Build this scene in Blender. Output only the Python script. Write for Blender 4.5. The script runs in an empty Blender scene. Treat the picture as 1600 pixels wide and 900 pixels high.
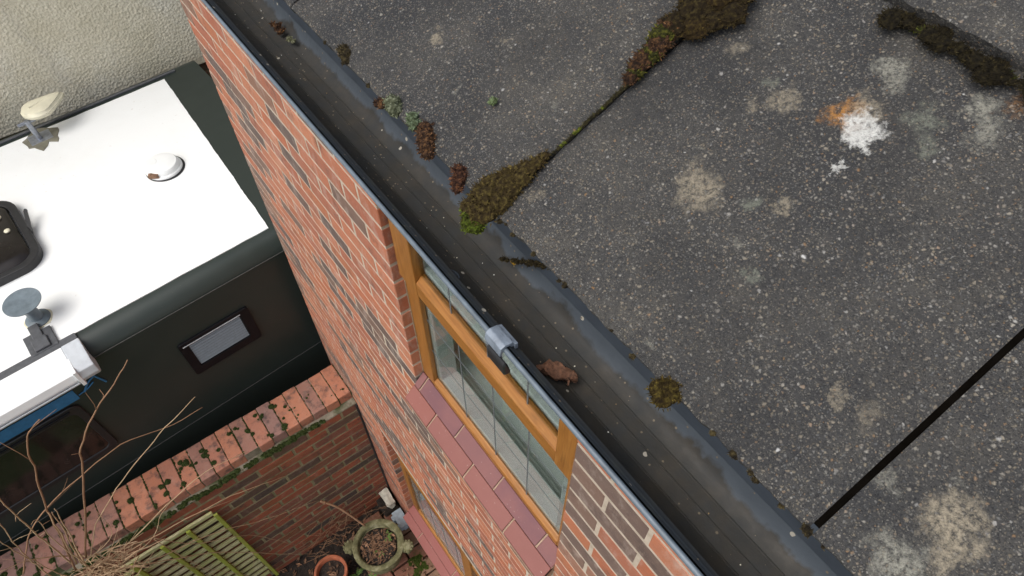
import bpy, bmesh, math, random
from mathutils import Vector, noise, Matrix
R = math.radians
random.seed(7)
H = 5.9                      # camera height above the ground; heights below are written relative to it
sc = bpy.context.scene
C = sc.collection

# ------------------------------------------------------------------ camera, sky, sun, exposure
cam_d = bpy.data.cameras.new("camera"); cam = bpy.data.objects.new("camera", cam_d); C.objects.link(cam)
cam_d.sensor_width = 36; cam_d.lens = 24.0; cam_d.clip_start = 0.02; cam_d.clip_end = 500
P_, Y_ = R(36.87), R(36.625)
down = Vector((0, math.sin(P_), math.cos(P_)))
hh = Vector((0, -1, 0)); hh = (hh - down * hh.dot(down)).normalized(); rr = Vector((1, 0, 0))
ay = -math.sin(Y_) * rr + math.cos(Y_) * hh
bx_ = math.cos(Y_) * rr + math.sin(Y_) * hh
up = -down
M = Matrix.Identity(4)
for i, v in enumerate((bx_, ay, up)):
    M[i][0] = v[0]; M[i][1] = -v[1]; M[i][2] = -v[2]
M[2][3] = H
cam.matrix_world = M
sc.camera = cam

w = bpy.data.worlds.new("World"); sc.world = w; w.use_nodes = True
nt = w.node_tree; nt.nodes.clear()
sky = nt.nodes.new("ShaderNodeTexSky"); sky.sky_type = 'NISHITA'; sky.sun_disc = False
SUN_EL, SUN_AZ = R(57), R(270)          # azimuth measured clockwise from +Y
sky.sun_elevation = SUN_EL; sky.sun_rotation = SUN_AZ; sky.air_density = 1.0; sky.dust_density = 3.0; sky.ozone_density = 1.0
bg = nt.nodes.new("ShaderNodeBackground"); bg.inputs[1].default_value = 0.15
ow = nt.nodes.new("ShaderNodeOutputWorld")
bw = nt.nodes.new("ShaderNodeRGBToBW"); nt.links.new(sky.outputs[0], bw.inputs[0])      # thin overcast: the blue is mostly greyed out
mxw = nt.nodes.new("ShaderNodeMix"); mxw.data_type = 'RGBA'; mxw.inputs[0].default_value = 0.62
nt.links.new(sky.outputs[0], mxw.inputs[6]); nt.links.new(bw.outputs[0], mxw.inputs[7]); nt.links.new(mxw.outputs[2], bg.inputs[0]); nt.links.new(bg.outputs[0], ow.inputs[0])
sl = bpy.data.lights.new("sun", 'SUN'); sl.energy = 1.15; sl.angle = R(50); sl.color = (1.0, 0.96, 0.9)
so = bpy.data.objects.new("sun", sl); C.objects.link(so)
sd = Vector((math.sin(SUN_AZ) * math.cos(SUN_EL), math.cos(SUN_AZ) * math.cos(SUN_EL), math.sin(SUN_EL)))
so.rotation_euler = (-sd).to_track_quat('-Z', 'Y').to_euler(); so.location = (0, 0, 20)
sc.view_settings.view_transform = 'Standard'; sc.view_settings.look = 'None'
sc.view_settings.exposure = 0.72; sc.view_settings.gamma = 1.0

# ------------------------------------------------------------------ mesh helpers
class MB:
    """collects shapes in world (or thing-local) coordinates and links them as one mesh object"""
    def __init__(s): s.v = []; s.f = []; s.t = []; s.tint = None
    def add(s, vs, fs, tint=(1, 1, 1)):
        n = len(s.v); s.v += [tuple(p) for p in vs]; s.f += [tuple(n + i for i in f) for f in fs]; s.t += [tint] * len(fs); return s
    def box(s, x0, x1, y0, y1, z0, z1, tint=(1, 1, 1)):
        vs = [(x, y, z) for x in (x0, x1) for y in (y0, y1) for z in (z0, z1)]
        return s.add(vs, [(0, 1, 3, 2), (4, 6, 7, 5), (0, 4, 5, 1), (2, 3, 7, 6), (0, 2, 6, 4), (1, 5, 7, 3)], tint)
    def prism(s, prof, axis, a, b, tint=(1, 1, 1), close=True, caps=True):
        """prof: 2D points; axis 'x': (y,z), 'y': (x,z), 'z': (x,y)"""
        def p3(p, t): return {'x': (t, p[0], p[1]), 'y': (p[0], t, p[1]), 'z': (p[0], p[1], t)}[axis]
        n = len(prof); vs = [p3(p, a) for p in prof] + [p3(p, b) for p in prof]
        fs = [(i, (i + 1) % n, n + (i + 1) % n, n + i) for i in range(n if close else n - 1)]
        if caps and close: fs += [tuple(range(n))[::-1], tuple(range(n, 2 * n))]
        return s.add(vs, fs, tint)
    def tube(s, pts, r, seg=8, r1=None, cap=True, tint=(1, 1, 1)):
        pts = [Vector(p) for p in pts]; n = len(pts); vs = []
        r1 = r if r1 is None else r1; u = None
        for i, p in enumerate(pts):
            d = (pts[min(i + 1, n - 1)] - pts[max(i - 1, 0)]).normalized()
            if u is None:
                u = d.orthogonal().normalized()
            u = (u - d * u.dot(d)).normalized(); w_ = d.cross(u)
            q = r + (r1 - r) * i / max(1, n - 1)
            for k in range(seg):
                an = 2 * math.pi * k / seg; vs.append(p + (u * math.cos(an) + w_ * math.sin(an)) * q)
        fs = [(i * seg + k, i * seg + (k + 1) % seg, (i + 1) * seg + (k + 1) % seg, (i + 1) * seg + k) for i in range(n - 1) for k in range(seg)]
        if cap: fs += [tuple(range(seg))[::-1], tuple((n - 1) * seg + k for k in range(seg))]
        return s.add(vs, fs, tint)
    def lathe(s, prof, c, seg=32, wob=0.0, axis=None, tint=(1, 1, 1)):
        c = Vector(c); q = axis.to_track_quat('Z', 'Y') if axis is not None else None
        vs = []
        for (r, z) in prof:
            for k in range(seg):
                an = 2 * math.pi * k / seg; rr_ = r
                if wob: rr_ = r * (1 + wob * noise.noise(Vector((math.cos(an) * 2, math.sin(an) * 2, z * 8))))
                p = Vector((rr_ * math.cos(an), rr_ * math.sin(an), z))
                if q: p = q @ p
                vs.append(c + p)
        n = len(prof)
        fs = [(i * seg + k, i * seg + (k + 1) % seg, (i + 1) * seg + (k + 1) % seg, (i + 1) * seg + k) for i in range(n - 1) for k in range(seg)]
        if prof[0][0] > 1e-5: fs.append(tuple(range(seg))[::-1])
        if prof[-1][0] > 1e-5: fs.append(tuple((n - 1) * seg + k for k in range(seg)))
        return s.add(vs, fs, tint)
    def mesh(s, name, mat, org=(0, 0, 0), bevel=0, smooth=False, seg=1, angle=None):
        me = bpy.data.meshes.new(name)
        o = Vector(org)
        me.from_pydata([tuple(Vector(p) - o) for p in s.v], [], s.f)
        if len(set(s.t)) > 1:
            at = me.attributes.new("tint", 'FLOAT_COLOR', 'CORNER')
            cols = []
            for f, t in zip(s.f, s.t): cols += [t[0], t[1], t[2], 1.0] * len(f)
            at.data.foreach_set("color", cols)
        bm = bmesh.new(); bm.from_mesh(me)
        bmesh.ops.remove_doubles(bm, verts=bm.verts, dist=1e-6)
        bmesh.ops.recalc_face_normals(bm, faces=bm.faces)
        if bevel:
            es = [e for e in bm.edges if len(e.link_faces) == 2 and e.calc_face_angle(0) > R(25)]
            bmesh.ops.bevel(bm, geom=es, offset=bevel, segments=seg, affect='EDGES', profile=0.6, clamp_overlap=True)
        bm.to_mesh(me); bm.free()
        if smooth:
            me.polygons.foreach_set("use_smooth", [True] * len(me.polygons))
            if angle: me.set_sharp_from_angle(angle=R(angle))
        if mat: me.materials.append(mat)
        return me
    def build(s, name, mat, parent=None, org=None, **k):
        if org is None:
            org = wl(parent) if parent else (0, 0, 0)
        me = s.mesh(name, mat, org, **k)
        return link(name, me, parent, org)
WL = {}
def wl(o): return WL.get(o.name, Vector((0, 0, 0)))
def link(name, me, parent=None, org=(0, 0, 0)):
    o = bpy.data.objects.new(name, me); C.objects.link(o)
    org = Vector(org); WL[o.name] = org
    if parent is not None:
        o.parent = parent; o.location = org - wl(parent)
    else: o.location = org
    return o
def empty(name, loc):
    o = bpy.data.objects.new(name, None); C.objects.link(o); o.location = loc; WL[o.name] = Vector(loc)
    o.empty_display_size = 0.1
    return o
def tag(o, label=None, cat=None, group=None, kind=None):
    if label: o['label'] = label
    if cat: o['category'] = cat
    if group: o['group'] = group
    if kind: o['kind'] = kind
    return o

# ------------------------------------------------------------------ material helpers
def lin(r, g, b):
    f = lambda c: ((c / 255 + 0.055) / 1.055) ** 2.4 if c > 10 else c / 255 / 12.92
    return (f(r), f(g), f(b), 1)
class NM:
    def __init__(s, name):
        s.m = bpy.data.materials.new(name); s.m.use_nodes = True; s.t = s.m.node_tree; s.n = s.t.nodes; s.l = s.t.links
        s.b = s.n["Principled BSDF"]; s.geo = s.n.new("ShaderNodeNewGeometry"); s.pos = s.geo.outputs["Position"]
    def set(s, **k):
        for a, v in k.items():
            a = {'rough': 'Roughness', 'base': 'Base Color', 'metal': 'Metallic', 'spec': 'Specular IOR Level', 'coat': 'Coat Weight', 'coatr': 'Coat Roughness', 'normal': 'Normal'}[a]
            if hasattr(v, 'node') or isinstance(v, bpy.types.NodeSocket): s.l.new(v, s.b.inputs[a])
            else: s.b.inputs[a].default_value = v
        return s
    def noise(s, scale, detail=4, rough=0.55, dist=0, vec=None, col=False):
        n = s.n.new("ShaderNodeTexNoise"); n.inputs["Scale"].default_value = scale; n.inputs["Detail"].default_value = detail
        n.inputs["Roughness"].default_value = rough; n.inputs["Distortion"].default_value = dist
        s.l.new(vec or s.pos, n.inputs["Vector"]); return n.outputs["Color" if col else "Fac"]
    def vor(s, scale, out="Color", feature='F1', vec=None, rnd=1):
        n = s.n.new("ShaderNodeTexVoronoi"); n.inputs["Scale"].default_value = scale; n.feature = feature
        n.inputs["Randomness"].default_value = rnd
        s.l.new(vec or s.pos, n.inputs["Vector"]); return n.outputs[out]
    def ramp(s, fac, stops, interp='LINEAR'):
        n = s.n.new("ShaderNodeValToRGB"); e = n.color_ramp.elements; n.color_ramp.interpolation = interp
        while len(e) < len(stops): e.new(0.5)
        for i, (p, c) in enumerate(stops):
            e[i].position = p; e[i].color = c if hasattr(c, '__len__') else (c, c, c, 1)
        s.l.new(fac, n.inputs[0]); return n.outputs[0]
    def mix(s, fac, a, b, mode='MIX'):
        n = s.n.new("ShaderNodeMix"); n.data_type = 'RGBA'; n.blend_type = mode
        for sock, v in ((n.inputs[0], fac), (n.inputs[6], a), (n.inputs[7], b)):
            if isinstance(v, bpy.types.NodeSocket): s.l.new(v, sock)
            else: sock.default_value = v
        return n.outputs[2]
    def math(s, op, a, b=0.0, c=None, clamp=False):
        n = s.n.new("ShaderNodeMath"); n.operation = op; n.use_clamp = clamp
        for i, v in enumerate((a, b) if c is None else (a, b, c)):
            if isinstance(v, bpy.types.NodeSocket): s.l.new(v, n.inputs[i])
            else: n.inputs[i].default_value = v
        return n.outputs[0]
    def sep(s, v):
        n = s.n.new("ShaderNodeSeparateXYZ"); s.l.new(v, n.inputs[0]); return n.outputs
    def bump(s, h, strength=0.3, dist=0.002, normal=None):
        n = s.n.new("ShaderNodeBump"); n.inputs["Strength"].default_value = strength; n.inputs["Distance"].default_value = dist
        s.l.new(h, n.inputs["Height"])
        if normal: s.l.new(normal, n.inputs["Normal"])
        return n.outputs[0]
    def rnd(s):
        n = s.n.new("ShaderNodeObjectInfo"); return n.outputs["Random"]
    def attr(s, name="tint"):
        n = s.n.new("ShaderNodeAttribute"); n.attribute_name = name; return n.outputs["Color"]
    def scaled(s, sx, sy, sz, rot=(0, 0, 0)):
        n = s.n.new("ShaderNodeMapping"); n.inputs["Scale"].default_value = (sx, sy, sz); n.inputs["Rotation"].default_value = rot
        s.l.new(s.pos, n.inputs["Vector"]); return n.outputs[0]

def simple(name, col, rough=0.6, n_scale=30, var=0.25, bump=0.1, metal=0, coat=0, spec=0.5, bd=0.002):
    m = NM(name); nz = m.noise(n_scale, 5)
    c = m.ramp(nz, [(0.25, tuple(x * (1 - var) for x in col[:3]) + (1,)), (0.75, tuple(min(1, x * (1 + var)) for x in col[:3]) + (1,))])
    m.set(base=c, rough=rough, metal=metal, coat=coat, spec=spec)
    if bump: m.set(normal=m.bump(m.noise(n_scale * 4, 4), bump, bd))
    return m.m

# bricks: colour comes from the 'tint' attribute of the mesh, flecked with dark kiln marks
def brick_mat(name, dark=0.5, gain=1.0, moss=0.0, lo=0.56, smear=0.15):
    m = NM(name); t = m.attr()
    nz = m.noise(38, 6, 0.65); k = m.noise(13, 5, 0.68)
    c = m.mix(m.ramp(nz, [(0.3, 0.0), (0.72, 1.0)]), t, m.mix(0.28, t, (0.26 * gain, 0.17 * gain, 0.13 * gain, 1)))
    c = m.mix(m.ramp(m.noise(24, 5, 0.7), [(0.5, 0.0), (0.75, 0.4)]), c, m.mix(0.5, t, (0.12, 0.05, 0.035, 1)))
    c = m.mix(m.ramp(k, [(lo, 0.0), (lo + 0.16, dark)]), c, (0.060, 0.047, 0.045, 1))
    c = m.mix(m.ramp(m.noise(17, 6, 0.72, vec=m.scaled(1, 1, .45)), [(0.52, 0.0), (0.72, smear)]), c, (0.50, 0.41, 0.35, 1))      # lime and mortar smears
    g = m.noise(420, 2, 0.6)
    c = m.mix(m.ramp(g, [(0.62, 0.0), (0.74, 0.55)]), c, (0.10, 0.06, 0.05, 1))
    c = m.mix(m.ramp(m.noise(310, 2, 0.6), [(0.66, 0.0), (0.78, 0.5)]), c, (0.62, 0.45, 0.36, 1))
    if moss:
        c = m.mix(m.ramp(m.noise(5, 6, 0.7), [(0.5, 0.0), (0.66, moss)]), c, (0.05, 0.075, 0.015, 1))
    m.set(base=c, rough=0.85, spec=0.3)
    m.set(normal=m.bump(m.math('ADD', m.noise(60, 5, 0.7), m.math('MULTIPLY', g, 0.5)), 0.55, 0.003))
    return m.m
MAT = {}
MAT['brick'] = brick_mat('house_brick', 0.62, 1.0, 0.0, 0.56, 0.46)
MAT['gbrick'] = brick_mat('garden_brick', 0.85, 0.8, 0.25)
MAT['coping'] = brick_mat('coping_brick_red', 0.78, 1.0, 0.0, 0.50)
def mortar(name, a, b, moss=0):
    m = NM(name); c = m.ramp(m.noise(25, 6, 0.7), [(0.3, a), (0.7, b)])
    if moss: c = m.mix(m.ramp(m.noise(7, 5), [(0.42, 0.0), (0.6, moss)]), c, (0.035, 0.055, 0.012, 1))
    m.set(base=c, rough=0.95, spec=0.2, normal=m.bump(m.noise(280, 4, 0.7), 0.7, 0.003)); return m.m
MAT['mortar'] = mortar('pale_mortar', (0.38, 0.31, 0.24, 1), (0.57, 0.48, 0.39, 1))
MAT['gmortar'] = mortar('garden_mortar', (0.17, 0.14, 0.08, 1), (0.33, 0.28, 0.17, 1), 0.35)
MAT['sillmortar'] = mortar('sill_mortar', (0.30, 0.20, 0.14, 1), (0.46, 0.34, 0.25, 1))
MAT['fillet'] = mortar('mortar_fillet', (0.16, 0.14, 0.10, 1), (0.31, 0.27, 0.21, 1), 0.9)

# concrete roof tile: dark matrix with exposed granules, lichens at their own places
def tile_mat():
    m = NM('weathered_concrete_tile')
    big = m.noise(7, 5, 0.6); mid = m.noise(40, 4, 0.65)
    c = m.mix(m.ramp(big, [(0.35, 0.0), (0.65, 1.0)]), (0.026, 0.026, 0.027, 1), (0.064, 0.059, 0.051, 1))
    c = m.mix(m.ramp(mid, [(0.3, 0.55), (0.7, 0.0)]), c, (0.027, 0.028, 0.031, 1))
    hgt = m.noise(900, 2, 0.6)
    warp = m.n.new("ShaderNodeVectorMath"); warp.operation = 'MULTIPLY_ADD'
    m.l.new(m.noise(260, 3, col=True), warp.inputs[0]); warp.inputs[1].default_value = (0.0035,) * 3; m.l.new(m.pos, warp.inputs[2])
    pv = warp.outputs[0]
    for scale, thr, size, cols in (
        (820, 0.10, 0.60, [(0.0, (0.016, 0.016, 0.018, 1)), (0.3, (0.045, 0.044, 0.044, 1)), (0.5, (0.095, 0.088, 0.076, 1)), (0.7, (0.19, 0.178, 0.155, 1)), (0.85, (0.05, 0.05, 0.053, 1)), (1.0, (0.012, 0.012, 0.014, 1))]),
        (520, 0.38, 0.52, [(0.0, (0.10, 0.097, 0.092, 1)), (0.3, (0.20, 0.168, 0.12, 1)), (0.45, (0.03, 0.031, 0.034, 1)), (0.65, (0.13, 0.13, 0.128, 1)), (0.85, (0.23, 0.215, 0.185, 1)), (1.0, (0.20, 0.12, 0.06, 1))]),
        (300, 0.76, 0.40, [(0.0, (0.20, 0.19, 0.175, 1)), (0.4, (0.23, 0.19, 0.14, 1)), (0.7, (0.30, 0.265, 0.205, 1)), (0.93, (0.33, 0.32, 0.30, 1)), (1.0, (0.27, 0.15, 0.06, 1))]),
        (135, 0.955, 0.24, [(0.0, (0.62, 0.61, 0.59, 1)), (0.6, (0.42, 0.40, 0.37, 1)), (1.0, (0.30, 0.27, 0.2, 1))])):
        v = m.n.new("ShaderNodeTexVoronoi"); v.inputs["Scale"].default_value = scale; m.l.new(pv, v.inputs["Vector"])
        s3 = m.sep(v.outputs["Color"])
        on = m.math('GREATER_THAN', s3[0], thr)
        rad = m.math('MULTIPLY_ADD', s3[2], size * 0.6, size * 0.55)
        edge = m.n.new("ShaderNodeMapRange"); m.l.new(m.math('DIVIDE', v.outputs["Distance"], rad), edge.inputs[0])
        edge.inputs[1].default_value = 0.55; edge.inputs[2].default_value = 1.10; edge.inputs[3].default_value = 1; edge.inputs[4].default_value = 0
        f = m.math('MULTIPLY', edge.outputs[0], on)
        c = m.mix(m.math('MULTIPLY', f, 0.85), c, m.ramp(s3[1], cols))
        hgt = m.math('ADD', hgt, m.math('MULTIPLY', f, 0.9 if scale > 200 else 1.6))
    c = m.mix(m.ramp(m.noise(11, 5, 0.62), [(0.42, 0.0), (0.66, 0.42)]), c, (0.016, 0.016, 0.017, 1))      # patchy dark biofilm
    c = m.mix(m.ramp(m.noise(19, 5, 0.62), [(0.55, 0.0), (0.8, 0.22)]), c, (0.17, 0.15, 0.115, 1))
    # lichen: (x, y, radius, colour, strength); y is along the eave, x up the slope
    W_, T_, G_, O_, K_ = (0.66, 0.65, 0.61, 1), (0.34, 0.29, 0.21, 1), (0.20, 0.21, 0.165, 1), (0.42, 0.19, 0.045, 1), (0.30, 0.29, 0.24, 1)
    spots = LICHEN
    nA = m.noise(52, 6, 0.72, col=True); ws = m.n.new("ShaderNodeVectorMath"); ws.operation = 'MULTIPLY_ADD'
    m.l.new(nA, ws.inputs[0]); ws.inputs[1].default_value = (0.046, 0.046, 0.0); m.l.new(m.pos, ws.inputs[2])
    grit = m.noise(260, 4, 0.7)
    for (x, y, r, kk, st) in spots:
        col = {'W': W_, 'T': T_, 'G': G_, 'O': O_, 'K': K_}[kk]
        d = m.n.new("ShaderNodeVectorMath"); d.operation = 'DISTANCE'; 
        cmb = m.n.new("ShaderNodeVectorMath"); cmb.operation = 'MULTIPLY'; m.l.new(ws.outputs[0], cmb.inputs[0]); cmb.inputs[1].default_value = (1, 1, 0)
        m.l.new(cmb.outputs[0], d.inputs[0]); d.inputs[1].default_value = (x + 0.023, y + 0.023, 0)
        mr = m.n.new("ShaderNodeMapRange"); m.l.new(d.outputs["Value"], mr.inputs[0])
        hard = 0.72 if kk == 'W' else 0.5
        mr.inputs[1].default_value = r * hard; mr.inputs[2].default_value = r * 1.08; mr.inputs[3].default_value = 1; mr.inputs[4].default_value = 0
        g = m.math('MULTIPLY', mr.outputs[0], m.ramp(grit, [(0.30 if kk == 'W' else 0.38, 0.25 if kk == 'W' else 0.1), (0.56, 1.0)]))
        g = m.math('MULTIPLY', g, st)
        shade = m.mix(m.ramp(m.noise(500, 3), [(0.3, 0.4), (0.7, 0.0)]), col, tuple(v * 0.55 for v in col[:3]) + (1,))
        c = m.mix(g, c, shade)
        hgt = m.math('ADD', hgt, m.math('MULTIPLY', g, 1.2))
    m.set(base=c, rough=0.78, spec=0.35)
    m.set(normal=m.bump(hgt, 0.75, 0.0011))
    return m.m
LICHEN = []      # filled just below (x, y, r, kind, strength)
# ---- positions on the tiles (metres): white crusts, tan and grey-green rosettes, an orange patch
LICHEN += [(0.452, 0.180, 0.0165, 'O', 0.95), (0.463, 0.176, 0.013, 'T', 0.7), (0.449, 0.167, 0.0165, 'W', 1.0), (0.444, 0.161, 0.010, 'W', 1.0),
           (0.419, 0.157, 0.0042, 'W', 0.8), (0.345, 0.218, 0.018, 'T', 0.75), (0.352, 0.232, 0.012, 'T', 0.5), (0.500, 0.188, 0.012, 'K', 0.85),
           (0.492, 0.176, 0.009, 'K', 0.6), (0.438, 0.225, 0.012, 'T', 0.6), (0.420, 0.243, 0.008, 'T', 0.5), (0.372, 0.165, 0.007, 'T', 0.7),
           (0.362, 0.180, 0.006, 'G', 0.7), (0.478, 0.140, 0.014, 'G', 0.6), (0.505, 0.118, 0.012, 'K', 0.8), (0.493, 0.103, 0.013, 'K', 0.7),
           (0.322, 0.143, 0.006, 'G', 0.7), (0.463, 0.122, 0.010, 'G', 0.5),
           (0.287, -0.052, 0.019, 'T', 0.85), (0.273, -0.060, 0.013, 'T', 0.8), (0.248, -0.047, 0.017, 'K', 0.9), (0.240, -0.066, 0.013, 'T', 0.8),
           (0.305, 0.535, 0.008, 'T', 0.8), (0.45, 0.29, 0.010, 'T', 0.4), (0.300, 0.02, 0.009, 'T', 0.3), (0.52, 0.10, 0.012, 'O', 0.3)]
rgl = random.Random(8)
for _ in range(16):      # small faint rosettes
    LICHEN.append((rgl.uniform(.24, .53), rgl.uniform(-.05, .55), rgl.uniform(.003, .008), rgl.choice('TGKK'), rgl.uniform(.3, .6)))
MAT['tile'] = tile_mat()

def dist_mat():
    """old plastic gutter: slate grey, the bottom coated in brown silt up to a wavy tide line"""
    m = NM('gutter_plastic'); p = m.sep(m.pos)
    n1 = m.noise(14, 5, 0.6); n2 = m.noise(60, 5, 0.7)
    base = m.mix(n1, (0.046, 0.055, 0.066, 1), (0.080, 0.095, 0.112, 1))
    silt = m.ramp(m.noise(22, 6, 0.65), [(0.25, (0.024, 0.027, 0.029, 1)), (0.5, (0.037, 0.034, 0.029, 1)), (0.75, (0.055, 0.046, 0.035, 1))])
    silt = m.mix(m.ramp(n2, [(0.45, 0.0), (0.7, 0.6)]), silt, (0.035, 0.037, 0.038, 1))
    wob = m.math('MULTIPLY', m.math('SUBTRACT', m.noise(16, 4, 0.6, vec=m.scaled(0.2, 1, 0.2)), 0.5), 0.022)
    wob = m.math('ADD', wob, m.math('MULTIPLY', m.math('SUBTRACT', m.noise(90, 3, 0.6), 0.5), 0.008))
    lvl = m.math('SUBTRACT', m.math('ADD', p[0], wob), 0.2725)
    f = m.n.new("ShaderNodeMapRange"); m.l.new(lvl, f.inputs[0]); f.inputs[1].default_value = -0.0015; f.inputs[2].default_value = 0.0015
    c = m.mix(f.outputs[0], silt, base)
    # front rim and upper inner front wall: darker slate with olive flecks
    f2 = m.n.new("ShaderNodeMapRange"); m.l.new(m.math('ADD', p[0], m.math('MULTIPLY', wob, 0.3)), f2.inputs[0]); f2.inputs[1].default_value = 0.188; f2.inputs[2].default_value = 0.201
    c = m.mix(f2.outputs[0], m.mix(m.ramp(n2, [(0.5, 0.0), (0.66, 0.6)]), (0.030, 0.036, 0.043, 1), (0.055, 0.058, 0.045, 1)), c)
    for sc_, thr, cc in ((130, 0.975, (0.38, 0.35, 0.29, 1)), (260, 0.95, (0.16, 0.13, 0.09, 1))):
        v = m.n.new("ShaderNodeTexVoronoi"); v.inputs["Scale"].default_value = sc_; m.l.new(m.pos, v.inputs["Vector"])
        s3 = m.sep(v.outputs["Color"]); on = m.math('GREATER_THAN', s3[0], thr)
        c = m.mix(m.math('MULTIPLY', on, m.math('LESS_THAN', v.outputs["Distance"], 0.3)), c, cc)
    m.set(base=c, rough=m.ramp(n2, [(0.3, 0.5), (0.7, 0.75)]), spec=0.35)
    m.set(normal=m.bump(m.math('ADD', m.noise(150, 5, 0.7), m.math('MULTIPLY', m.noise(30, 3), 1.5)), 0.25, 0.002))
    return m.m
MAT['gutter'] = dist_mat()
MAT['rim'] = simple('gutter_rim_plastic', (0.105, 0.13, 0.155), 0.45, 60, 0.3, 0.15)
MAT['felt'] = simple('eave_felt_support', (0.050, 0.062, 0.078), 0.6, 25, 0.25, 0.1)
MAT['clip'] = simple('grey_clip_plastic', (0.17, 0.20, 0.24), 0.4, 80, 0.35, 0.2)
MAT['rubber'] = simple('black_rubber', (0.013, 0.013, 0.015), 0.5, 60, 0.3, 0.15)
MAT['steel'] = simple('dull_steel', (0.30, 0.32, 0.36), 0.35, 60, 0.3, 0.1, metal=0.7)

def oak_mat(name, *ax):
    m = NM(name); v = m.scaled(*ax)
    g = m.noise(4, 5, 0.6, 1.2, vec=v); c = m.ramp(g, [(0.3, (0.20, 0.076, 0.015, 1)), (0.5, (0.285, 0.115, 0.024, 1)), (0.7, (0.36, 0.16, 0.040, 1))])
    c = m.mix(m.ramp(m.noise(20, 4), [(0.55, 0.0), (0.8, 0.35)]), c, (0.16, 0.09, 0.03, 1))
    m.set(base=c, rough=0.4, spec=0.4, normal=m.bump(g, 0.06, 0.001)); return m.m
MAT['oak'] = oak_mat('oak_foil_upright', 30, 30, 2.0); MAT['oakh'] = oak_mat('oak_foil_level', 30, 2.0, 30)
MAT['upvc'] = simple('white_upvc', (0.82, 0.82, 0.83), 0.35, 12, 0.06, 0.03)
MAT['lead'] = simple('lead_came', (0.13, 0.14, 0.15), 0.5, 150, 0.3, 0.1, metal=0.3)
MAT['sealant'] = simple('pale_sealant', (0.33, 0.25, 0.17), 0.7, 60, 0.3, 0.2)
MAT['room'] = simple('room_paint', (0.40, 0.45, 0.38), 0.9, 3, 0.2, 0)
MAT['curtain'] = simple('sage_fabric', (0.46, 0.55, 0.45), 0.95, 6, 0.25, 0.3, bd=0.01)
def glass_mat(name, tint=(0.74, 0.775, 0.76, 1), gain=1.4):
    m = NM(name); m.n.remove(m.b)
    tr = m.n.new("ShaderNodeBsdfTransparent"); tr.inputs[0].default_value = tint
    gl = m.n.new("ShaderNodeBsdfGlossy"); gl.inputs["Roughness"].default_value = 0.0
    fr = m.n.new("ShaderNodeFresnel"); fr.inputs[0].default_value = 1.55
    fx = m.math('MULTIPLY', m.math('MULTIPLY', fr.outputs[0], gain), m.math('SUBTRACT', 1.0, m.geo.outputs['Backfacing']), clamp=True)
    mx = m.n.new("ShaderNodeMixShader"); m.l.new(fx, mx.inputs[0]); m.l.new(tr.outputs[0], mx.inputs[1]); m.l.new(gl.outputs[0], mx.inputs[2])
    bp = m.bump(m.noise(6, 2), 0.02, 0.01); m.l.new(bp, gl.inputs["Normal"])
    m.l.new(mx.outputs[0], m.n["Material Output"].inputs[0]); return m.m
MAT['glass'] = glass_mat('window_glass', gain=1.0)
MAT['silltile'] = None
def sill_mat(name):
    m = NM(name); t = m.attr(); c = m.mix(m.ramp(m.noise(9, 5, 0.6), [(0.35, 0.0), (0.75, 0.55)]), t, (0.25, 0.10, 0.085, 1))
    c = m.mix(m.ramp(m.noise(120, 3), [(0.70, 0.0), (0.76, 0.6)]), c, (0.6, 0.55, 0.48, 1))
    m.set(base=c, rough=0.5, spec=0.4, normal=m.bump(m.noise(40, 5, 0.6), 0.3, 0.002)); return m.m
MAT['silltile'] = sill_mat('quarry_tile')

def render_mat():
    m = NM('roughcast_render'); n = m.noise(60, 5, 0.65); v = m.vor(55, "Distance", vec=None)
    c = m.ramp(m.noise(1.6, 5, 0.6), [(0.3, (0.62, 0.57, 0.43, 1)), (0.5, (0.74, 0.69, 0.55, 1)), (0.75, (0.78, 0.76, 0.67, 1))])
    c = m.mix(m.ramp(m.noise(70, 4, 0.7), [(0.35, 0.45), (0.6, 0.0)]), c, (0.40, 0.36, 0.25, 1))
    # an old filled hairline crack
    p = m.sep(m.pos); cr = m.math('ABSOLUTE', m.math('ADD', m.math('ADD', p[0], m.math('MULTIPLY', p[2], 0.28)), m.math('ADD', m.math('MULTIPLY', m.noise(3.5, 5, 0.7), 0.30), -0.925)))
    c = m.mix(m.ramp(cr, [(0.0, 0.30), (0.012, 0.12), (0.07, 0.0)]), c, (0.36, 0.34, 0.30, 1))
    m.set(base=c, rough=0.95, spec=0.2); m.set(normal=m.bump(m.math('ADD', n, m.math('MULTIPLY', v, 0.8)), 0.7, 0.010)); return m.m
MAT['render'] = render_mat()

def van_paint(name, col, rough=0.28):
    m = NM(name); c = m.mix(m.ramp(m.noise(3, 5, 0.6), [(0.4, 0.0), (0.8, 0.35)]), col, tuple(min(1, x * 1.35) for x in col[:3]) + (1,))
    c = m.mix(m.ramp(m.noise(160, 2), [(0.74, 0.0), (0.8, 0.5)]), c, (0.30, 0.30, 0.28, 1))
    m.set(base=c, rough=m.ramp(m.noise(8, 5), [(0.3, rough), (0.7, rough + 0.14)]), spec=0.42, normal=m.bump(m.noise(2.0, 2), 0.03, 0.01)); return m.m
MAT['van'] = van_paint('dark_green_paint', (0.024, 0.032, 0.028, 1), 0.32)
def vroof():
    m = NM('white_roof_paint'); c = m.mix(m.ramp(m.noise(2.2, 6, 0.65), [(0.5, 0.0), (0.8, 0.25)]), (0.86, 0.87, 0.86, 1), (0.66, 0.66, 0.62, 1))
    c = m.mix(m.ramp(m.noise(38, 4, 0.75), [(0.66, 0.0), (0.74, 0.5)]), c, (0.42, 0.34, 0.28, 1))
    m.set(base=c, rough=0.45, normal=m.bump(m.noise(20, 4), 0.08, 0.004)); return m.m
MAT['vroof'] = vroof()
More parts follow.
